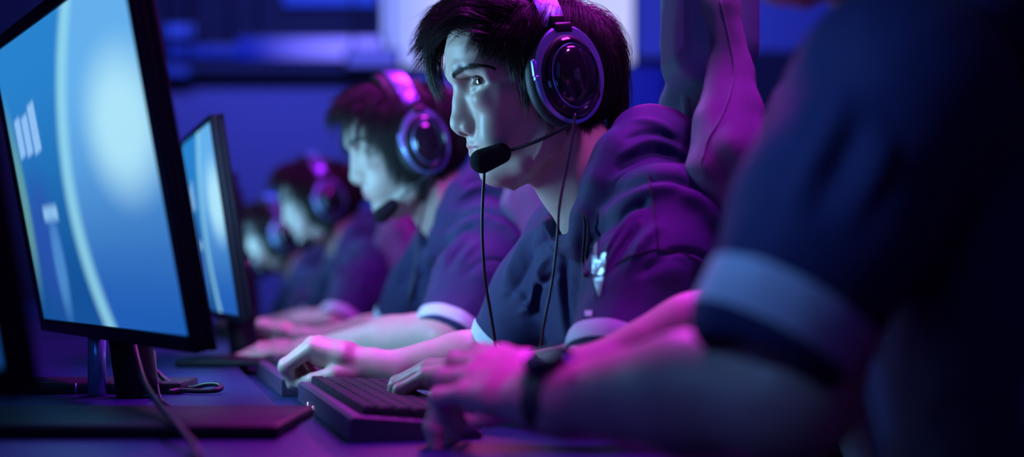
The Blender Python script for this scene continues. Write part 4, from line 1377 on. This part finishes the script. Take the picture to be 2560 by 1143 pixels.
# slim black box with a looped cable
bx = empty('hub_box', (-.55, 1.82, SH)); tag(bx, 'slim black box lying behind the near monitor stand on the shelf', 'electronics box'); bpy.context.view_layer.update()
a = P(452, 985, 1.80); mb = MB(); mb.box((a[0]-.25, 1.80+.05, SH+.0075), (.50, .10, .015), None, .003); mb.build('case', M['plastic'], bx, auto=40)
mb = MB(); mb.box((P(190, 0, 1.8)[0], 1.7985, SH+.0075), (.0015, .002, .013), None); mb.build('case_joint', M['satin'], bx)
mb = MB()
lp = [P(338,872,1.86), P(370,908,1.85), P(400,938,1.84), P(440,966,1.83), P(478,970,1.83), P(515,962,1.83), P(545,962,1.82), P(553,970,1.81), P(540,976,1.80), P(500,978,1.80), P(450,976,1.80), P(425,982,1.79)]
lp = [np.array((q[0], q[1], max(q[2], SH+.004))) for q in lp]
mb.tube(spline(lp, 90), .0034, 10)
o = mb.build('looped_cable', M['cable'], None); tag(o, 'thick black cable folded into a loop on the shelf', 'cable')
mb = MB(); lp = [P(335,862,1.66), P(345,905,1.6), P(362,960,1.5), P(395,1010,1.4), P(440,1060,1.28), P(480,1110,1.2), P(500,1170,1.12)]
lp = [np.array((q[0], q[1], max(q[2], SH+.005))) for q in lp]
mb.tube(spline(lp, 90), .0032, 10)
o = mb.build('trailing_cable', M['cable'], None); tag(o, 'thin dark cable trailing off the shelf in front of the monitor stand', 'cable')
mb = MB(); lp = [P(385,880,1.9), P(390,940,1.8), P(400,1000,1.7), P(420,1040,1.6)]
lp = [np.array((q[0], q[1], max(q[2], SH+.004))) for q in lp]
mb.tube(spline(lp, 50), .0022, 8); o = mb.build('thin_cable', M['cable'], None); tag(o, 'thin cable hanging behind the near monitor stand', 'cable')
# pale tube beside the stand (lit cylinder)
c = P(242, 985, 1.78); mb = MB(); mb.tube([np.array((c[0], 1.78, SH+.001)), np.array((c[0], 1.78, SH+.095))], .011, 18)
o = mb.build('steel_post', pmat('pale_steel', (.22,.50,.75,1), .25, metal=.4, noise=(20,.1)), None); tag(o, 'shiny pale blue post beside the dark monitor stand', 'post')

# ------------------------------------------------------------------ keyboards
def keyboard(k_edge, y0, y1, w, label, h=.017):
    """k_edge: row offset of the back edge, keys run along the row"""
    root = empty('keyboard', (DX((y0+y1)/2, k_edge+w/2), (y0+y1)/2, DK)); tag(root, label, 'keyboard', 'keyboards in front of the players'); bpy.context.view_layer.update()
    r = np.array((-.26, 1, 0)); L = (y1-y0); r1 = r/np.linalg.norm(r); c = np.array((r1[1], -r1[0], 0))
    o0 = np.array((DX(y0, k_edge), y0, DK)); LL = L*np.linalg.norm(r)
    R = np.stack([r1, c, np.cross(r1, c)], 1)
    tl = .065    # tilt: back edge higher
    def pt(a, b_, z): return o0+r1*a+c*b_+np.array((0, 0, z+(w-b_)*tl))
    prof = [(0, .001), (0, h), (.004, h+.003), (w*.55, h+.001), (w-.012, h-.003), (w, h-.008), (w, .001)]
    V = []; F = []
    for a in (0, .004, LL-.004, LL):
        for b_, z in prof:
            sh = .0015 if a in (0, LL) else 0
            V.append(o0+r1*a+c*b_+np.array((0, 0, z-(sh if z > .002 else 0)+((w-b_)*tl if z > .002 else 0))))
    m = len(prof)
    for i in range(3):
        for j in range(m): F.append((i*m+j, i*m+(j+1) % m, (i+1)*m+(j+1) % m, (i+1)*m+j))
    F.append(tuple(range(m))); F.append(tuple(3*m+k for k in range(m-1, -1, -1)))
    mb = MB(); mb.add(V, F); mb.build('shell', M['deck'], root, auto=35)
    mb = MB(); rows = 6; pitch = (w-.030)/rows; n = int((LL-.030)/pitch)
    for i in range(rows):
        for j in range(n):
            b_ = .014+pitch*(i+.5); a = .016+(LL-.032)*(j+.5)/n
            q = pt(a, b_, h+.0075)
            V8 = []
            for z, s in ((-.006, .46), (.001, .44), (.0045, .36)):
                for x_, y_ in ((-1,-1),(1,-1),(1,1),(-1,1)): V8.append(q+r1*x_*pitch*s*.98+c*y_*pitch*s*.98+np.array((0,0,z)))
            mb.add(V8, [(0,1,5,4),(1,2,6,5),(2,3,7,6),(3,0,4,7),(4,5,9,8),(5,6,10,9),(6,7,11,10),(7,4,8,11),(8,9,10,11)])
    mb.build('keycaps', M['keys'], root, smooth=False)
    return root, pt, c, r1
kbA, ptA, cA, rA = keyboard(.205, 1.405, 1.87, .135, 'near blurred keyboard under the hand with the wristwatch', .015)
kbB, ptB, cB, rB = keyboard(.190, 1.935, 2.38, .135, 'keyboard under the bare curled hand of the sharply focused player', .015)
kbC, _, _, _ = keyboard(.195, 2.66, 3.08, .135, 'far keyboard under the second player\'s hands')
for k, a in enumerate((.030, .050)):
    mb = MB(); q = ptA(.365-.055*k, -.0002, -.002); mb.box(q, (.002, .006+.006*k, .005), None, .0005)
    mb.build('indicator_light', glow('indicator', (.8, .7, 1), .8), kbA)

# ------------------------------------------------------------------ gaming chairs
def chair_meshes(h=.005):
    """high-backed gaming chair; x back(+)/front(-), y across, z up; origin on the floor below x=.40"""
    f = Field((-.05+.1, -.36, .40), (.56, .36, 1.42), h)
    T = lambda x, l, z: np.array((x, -l, z))
    f.box((.250, 0, 1.18), (.014, .125, .15), None, .013, .03)
    for l in (-.15, -.075, 0, .075, .15):
        f.chain([T(.485,l,.48), T(.455,l,.62), T(.415,l,.80), T(.355,l,.95), T(.280,l*.8,1.08)], (.032,.034,.034,.030,.020), .03)
    f.chain([T(.280,0,1.08), T(.250,0,1.3)], (.020,.018), .04)
    for s in (1, -1):
        f.chain([T(.234,s*.125,1.300), T(.234,s*.142,1.22), T(.247,s*.150,1.14), T(.245,s*.172,1.09), T(.238,s*.195,1.04), T(.268,s*.222,.97), T(.36,s*.235,.82), T(.435,s*.235,.58)],
                (.019,.020,.022,.030,.042,.042,.044,.042), .012)
        f.chain([T(.228,s*.155,1.145), T(.212,s*.185,1.08), T(.200,s*.208,1.02), T(.235,s*.232,.95), T(.32,s*.24,.82)], (.013,.016,.018,.018,.018), .018)
        f.ell((.25, -s*.083, 1.10), (.12, .026, .050), None, .012, True)
    back = f.mesh(2)
    g = Field((-.30, -.36, .30), (.36, .36, .62), .007)
    g.box((.05, 0, .395), (.25, .20, .045), None, .04, .03)
    for s in (1, -1): g.chain([T(-.20,s*.24,.41), T(.05,s*.25,.43), T(.24,s*.24,.42)], (.04,.045,.04), .03)
    return back, g.mesh(2)
CB, CS = chair_meshes()
def chair_matrix(off): return Vector(off)
def make_chair(origin, yaw, label, group):
    root = empty('gaming_chair', origin); tag(root, label, 'chair', group)
    root.rotation_euler = (0, 0, yaw)
    def part(V, F, name, mat, parent=root, auto=None):
        o = link_mesh(name, V, F, mat); o.parent = parent
        if auto: o.data.set_sharp_from_angle(angle=math.radians(auto))
        return o
    bk = part(CB[0], CB[1], 'backrest', M['chair_fabric'])
    part(CS[0], CS[1], 'seat', M['chair_fabric'])
    # headrest panel facing forward in vinyl, teal monitor light mixed into its colour
    f = Field((.15, -.16, 1.08), (.30, .16, 1.36), .004)
    f.box((.248, 0, 1.245), (.046, .122, .105), None, .044, .01); V, F = f.mesh(2); part(V, F, 'headrest_cushion', M['chair_vinyl'])
    mb = MB(); mb.tube([(.05,0,.36),(.03,0,.12)], .028, 16); part(mb.V, mb.F, 'gas_lift', M['metal'], auto=40)
    mb = MB()
    for k in range(5):
        a = 2*math.pi*k/5; mb.tube([(.03,0,.12), (.03+.16*math.cos(a),.16*math.sin(a),.10), (.03+.31*math.cos(a),.31*math.sin(a),.075)], (.028,.022,.016), 10)
    part(mb.V, mb.F, 'star_base', M['plastic'], auto=40)
    for k in range(5):
        a = 2*math.pi*k/5; mb = MB(); c = np.array((.03+.31*math.cos(a), .31*math.sin(a), .03))
        t = np.array((-math.sin(a), math.cos(a), 0)); mb.tube([c-t*.022, c+t*.022], .0295, 16); part(mb.V, mb.F, 'caster', M['plastic'], auto=40)
    for s in (1, -1):
        mb = MB(); mb.tube([(.10,s*.27,.38),(.10,s*.31,.56)], .018, 10); mb.box((.08,s*.32,.575), (.24,.075,.03), None, .012)
        part(mb.V, mb.F, 'armrest', M['plastic'], auto=40)
    return root, bk
CH0 = (0.0, 1.78, 0)
ch0, bk0 = make_chair(CH0, math.radians(4), 'violet-lit high-backed gaming chair right behind the sharply focused player', 'gaming chairs behind the desk')
bpy.context.view_layer.update()
mw = np.array(ch0.matrix_world)
treeC = BVHTree.FromPolygons((CB[0]@mw[:3, :3].T+mw[:3, 3]).tolist(), CB[1].tolist())
def chair_seam(pts, r=.0014):
    s_ = seam_on(treeC, pts, 50, r)
    if s_.V:
        inv = np.array(ch0.matrix_world.inverted())
        V = np.array(s_.V)@inv[:3, :3].T+inv[:3, 3]
        o = link_mesh('piping', V, s_.F, M['chair_fabric']); o.parent = bk0
chair_seam([(1746,2),(1758,60),(1770,120),(1777,180),(1770,240),(1755,310),(1748,380),(1750,430)])
chair_seam([(1802,2),(1815,60),(1828,120),(1836,175),(1824,240),(1800,300),(1770,350),(1756,400)])
def copy_tree(o, parent=None, first=True):
    c = o.copy(); COL.objects.link(c); c.parent = parent
    for k in list(o.children): copy_tree(k, c, False)
    return c
def place_copy(src, off, rz=0, label=None, group=None, pivot=None):
    c = copy_tree(src)
    m = Matrix.Translation(Vector(off)) @ src.matrix_basis
    c.matrix_basis = m
    if rz: c.rotation_euler = (c.rotation_euler[0], c.rotation_euler[1], c.rotation_euler[2]+rz)
    if label: c['label'] = label
    if group: c['group'] = group
    return c
O2 = np.array((-.2135, .81, 0)); O3 = np.array((-.560, 2.22, -.025)); O4 = np.array((-.800, 2.95, -.10))
place_copy(ch0, O2, 0, 'gaming chair of the second player, hidden behind the focused head', 'gaming chairs behind the desk')
place_copy(ch0, O3, 0, 'blurred dark gaming chair behind the third player', 'gaming chairs behind the desk')

place_copy(ch0, O4, 0, 'furthest gaming chair, lost behind the other players', 'gaming chairs behind the desk')

# ------------------------------------------------------------------ second player and the ones beyond
pitch = rot_about((0, 1, 0), 0)
def pose_off(off, pit):
    ax = HR[:, 1]; Rr = rot_about(tuple(ax), pit)
    piv = HO+HR@mm(-60, 0, -90)
    R = Rr@HR; o = piv+Rr@(HO-piv)
    return Pose(o+off, R)
pose2 = pose_off(O2, math.radians(4))
headB0 = build_head(.0030, False)
headB = (pose2.w(headB0[0]), headB0[1], headB0[2])
hb = hair_neat(rng); hairB = (pose2.w(hb[0]), hb[1])
hoodB = (hoodA[0]+O2, hoodA[1])
J2 = {k: (np.array(v)+O2 if k in ('lsh','rsh','lcuff','rcuff','neck','chest','pelvis') else v) for k, v in JH.items()}
mv = lambda m, o: (m[0]+o, m[1])
p2, p2c, _ = make_player(np.array((.30, 1.86, .47))+O2, body_join(headB, (mv(armR, O2), mv(armL, O2)), mv(coreA, O2)),
    'second player with lowered eyes, smooth dark hair and a headset, partly behind the focused one', 'players seated along the desk',
    hairB, J2, hoodB, True, [(pose2.w(b_[0]), b_[1]) for b_ in br], None, (mv(legsA[0], O2), mv(legsA[1], O2)), (.9, .2, -.4), pose2, [mv(s, O2) for s in sl])
cab2 = spline([P(1438,284,1.665)+O2, P(1428,360,1.655)+O2, P(1412,440,1.645)+O2, P(1398,520,1.63)+O2, P(1393,600,1.62)+O2, P(1381,700,1.62)+O2, P(1362,800,1.62)+O2, P(1352,1000,1.66)+O2], 60)
pw = lambda p: pose2.w((np.array(p)-HO)@HR)
set2 = headset(pose2, 'headset with a boom microphone worn by the second player, lit violet on top', 'headsets on the players',
    (pw(P(1428,312,1.668)), pw(P(1345,372,1.675)), pw(P(1282,418,1.70)), pw(P(1240,450,1.70))), [(cab2, .0018)])
d3 = O3-O2; d4 = O4-O2
p3 = place_copy(p2, d3, 0, 'third player, a blurred dark-haired figure looking down in the distance', 'players seated along the desk')
s3 = place_copy(set2, d3, 0, 'blurred headset on the third player in the distance', 'headsets on the players')
p4 = place_copy(p2, d4, 0, 'furthest player with a pale blurred face, lowest head of the row', 'players seated along the desk')
s4 = place_copy(set2, d4, 0, 'headset on the furthest pale-faced player', 'headsets on the players')

# ------------------------------------------------------------------ nearest player (head above the frame)
O0 = np.array((.235, -.70, .06))
J0 = dict(lsh=P(2250,235,1.0), rsh=np.array((.31, 1.30, 1.03)), lcuff=P(1945,820,.965), rcuff=P(1985,690,1.36), neck=np.array((.36,1.15,1.12)),
          chest=np.array((.42,1.15,.86)), pelvis=np.array((.50,1.17,.56)), cuffr=.056)
hp = np.array(JH['hood'])-np.array(JH['neck'])+J0['neck']
J0['hood'] = list(hp); J0['hoodr'] = JH['hoodr']
J0['hoodmass'] = [(C-np.array(JH['neck'])+J0['neck'], r, R) for C, r, R in JH['hoodmass']]
J0['neckcut'] = [(C-np.array(JH['neck'])+J0['neck'], r) for C, r in JH['neckcut']]
S0 = [([(2120,230),(2060,360),(2000,470),(1950,560)], 16, .005), ([(2170,280),(2110,400),(2050,520),(2010,600)], 14, -.005), ([(2230,330),(2180,450),(2120,560),(2080,650)], 18, .005)]
hood0 = hoodie_mesh(J0, .0045, S0)
EL0 = P(1975, 1000, .985); WR0 = P(1368, 992, 1.14)
hand0 = hand_shapes([(14, 62, 26), (12, 66, 28), (14, 68, 28), (16, 64, 28)], (6, 1, -4, -9))
K0 = P(1190, 930, 1.21)
arm0L = arm_mesh(EL0, WR0, K0-WR0, (.10, -.74, .64), -1, hand0, J0['lsh'], rf=(.043, .044, .0265), h=.0026)
EL1 = P(1900, 790, 1.40); WR1 = P(1440, 935, 1.37)
arm0R = arm_mesh(EL1, WR1, (-.96, .10, -.02), (.0, -.1, .99), 1, handT, J0['rsh'], rf=(.038, .036, .0240), h=.0026)
core0 = core_mesh(J0)
legs0 = lower_body(J0)
off0 = J0['neck']-np.array(JH['neck'])
pose0 = pose_off(off0, math.radians(0))
head0 = (pose0.w(headB0[0]), headB0[1], headB0[2])
hair0 = (pose0.w(hb[0]), hb[1])
sl0 = []
for a, b in ((J0['lsh'], J0['lcuff']), (J0['rsh'], J0['rcuff'])):
    a = np.array(a, float); b = np.array(b, float); L = np.linalg.norm(b-a); sl0.append(band_on(hood0[0], hood0[1], a, b, L-.022, L+.012, .090))
p0, p0c, _ = make_player((.46, 1.17, .47), body_join(head0, (arm0L, arm0R), core0),
    'nearest player in a dark jersey filling the right edge, head cut off above, violet-lit arms', 'players seated along the desk',
    hair0, J0, hood0, False, None, None, legs0, None, pose0, sl0)
place_copy(ch0, off0+np.array((.26, -.02, -.02)), 0, 'dark gaming chair at the right edge behind the nearest player', 'gaming chairs behind the desk')
# wristwatch
wt = empty('wristwatch', tuple(WR0)); tag(wt, 'dark round wristwatch on the nearest player\'s wrist', 'watch'); bpy.context.view_layer.update()
d = (WR0-EL0); d /= np.linalg.norm(d); c = WR0-d*.012
z = np.array((.12, -.52, .80)); z -= d*(z@d); z /= np.linalg.norm(z); y = np.cross(z, d)
R = np.stack([y, d, z], 1)
mb = MB(); V = []; F = []; n_ = 48
for k in range(n_):
    a = 2*math.pi*k/n_
    for r, w in ((0, -.011), (.0022, -.010), (.0022, .010), (0, .011), (-.001, 0)):
        V.append(c+y*(.0325+r)*math.cos(a)+z*(.0275+r)*math.sin(a)+d*w)
for k in range(n_):
    for j in range(5): F.append((k*5+j, ((k+1) % n_)*5+j, ((k+1) % n_)*5+(j+1) % 5, k*5+(j+1) % 5))
mb.add(V, F); mb.build('strap', M['leather'], wt, auto=40)
Rw = np.stack([d, y, z], 1)
mb = MB(); mb.ring([(0.0001, -.003), (.019, -.003), (.0205, 0), (.0205, .006), (.0185, .009), (.0165, .0085), (.0001, .0085)], 48, (Rw, c+z*.0285), closed=False)
cs = mb.build('case', M['gloss'], wt, auto=40)
mb = MB(); mb.ring([(0.0001, .0088), (.0160, .0088)], 48, (Rw, c+z*.0285), closed=False); mb.build('dial', M['watch'], cs)
mb = MB(); mb.box(c+z*.032-d*.021, (.004, .004, .004), Rw, .001); mb.build('crown', M['satin'], cs)
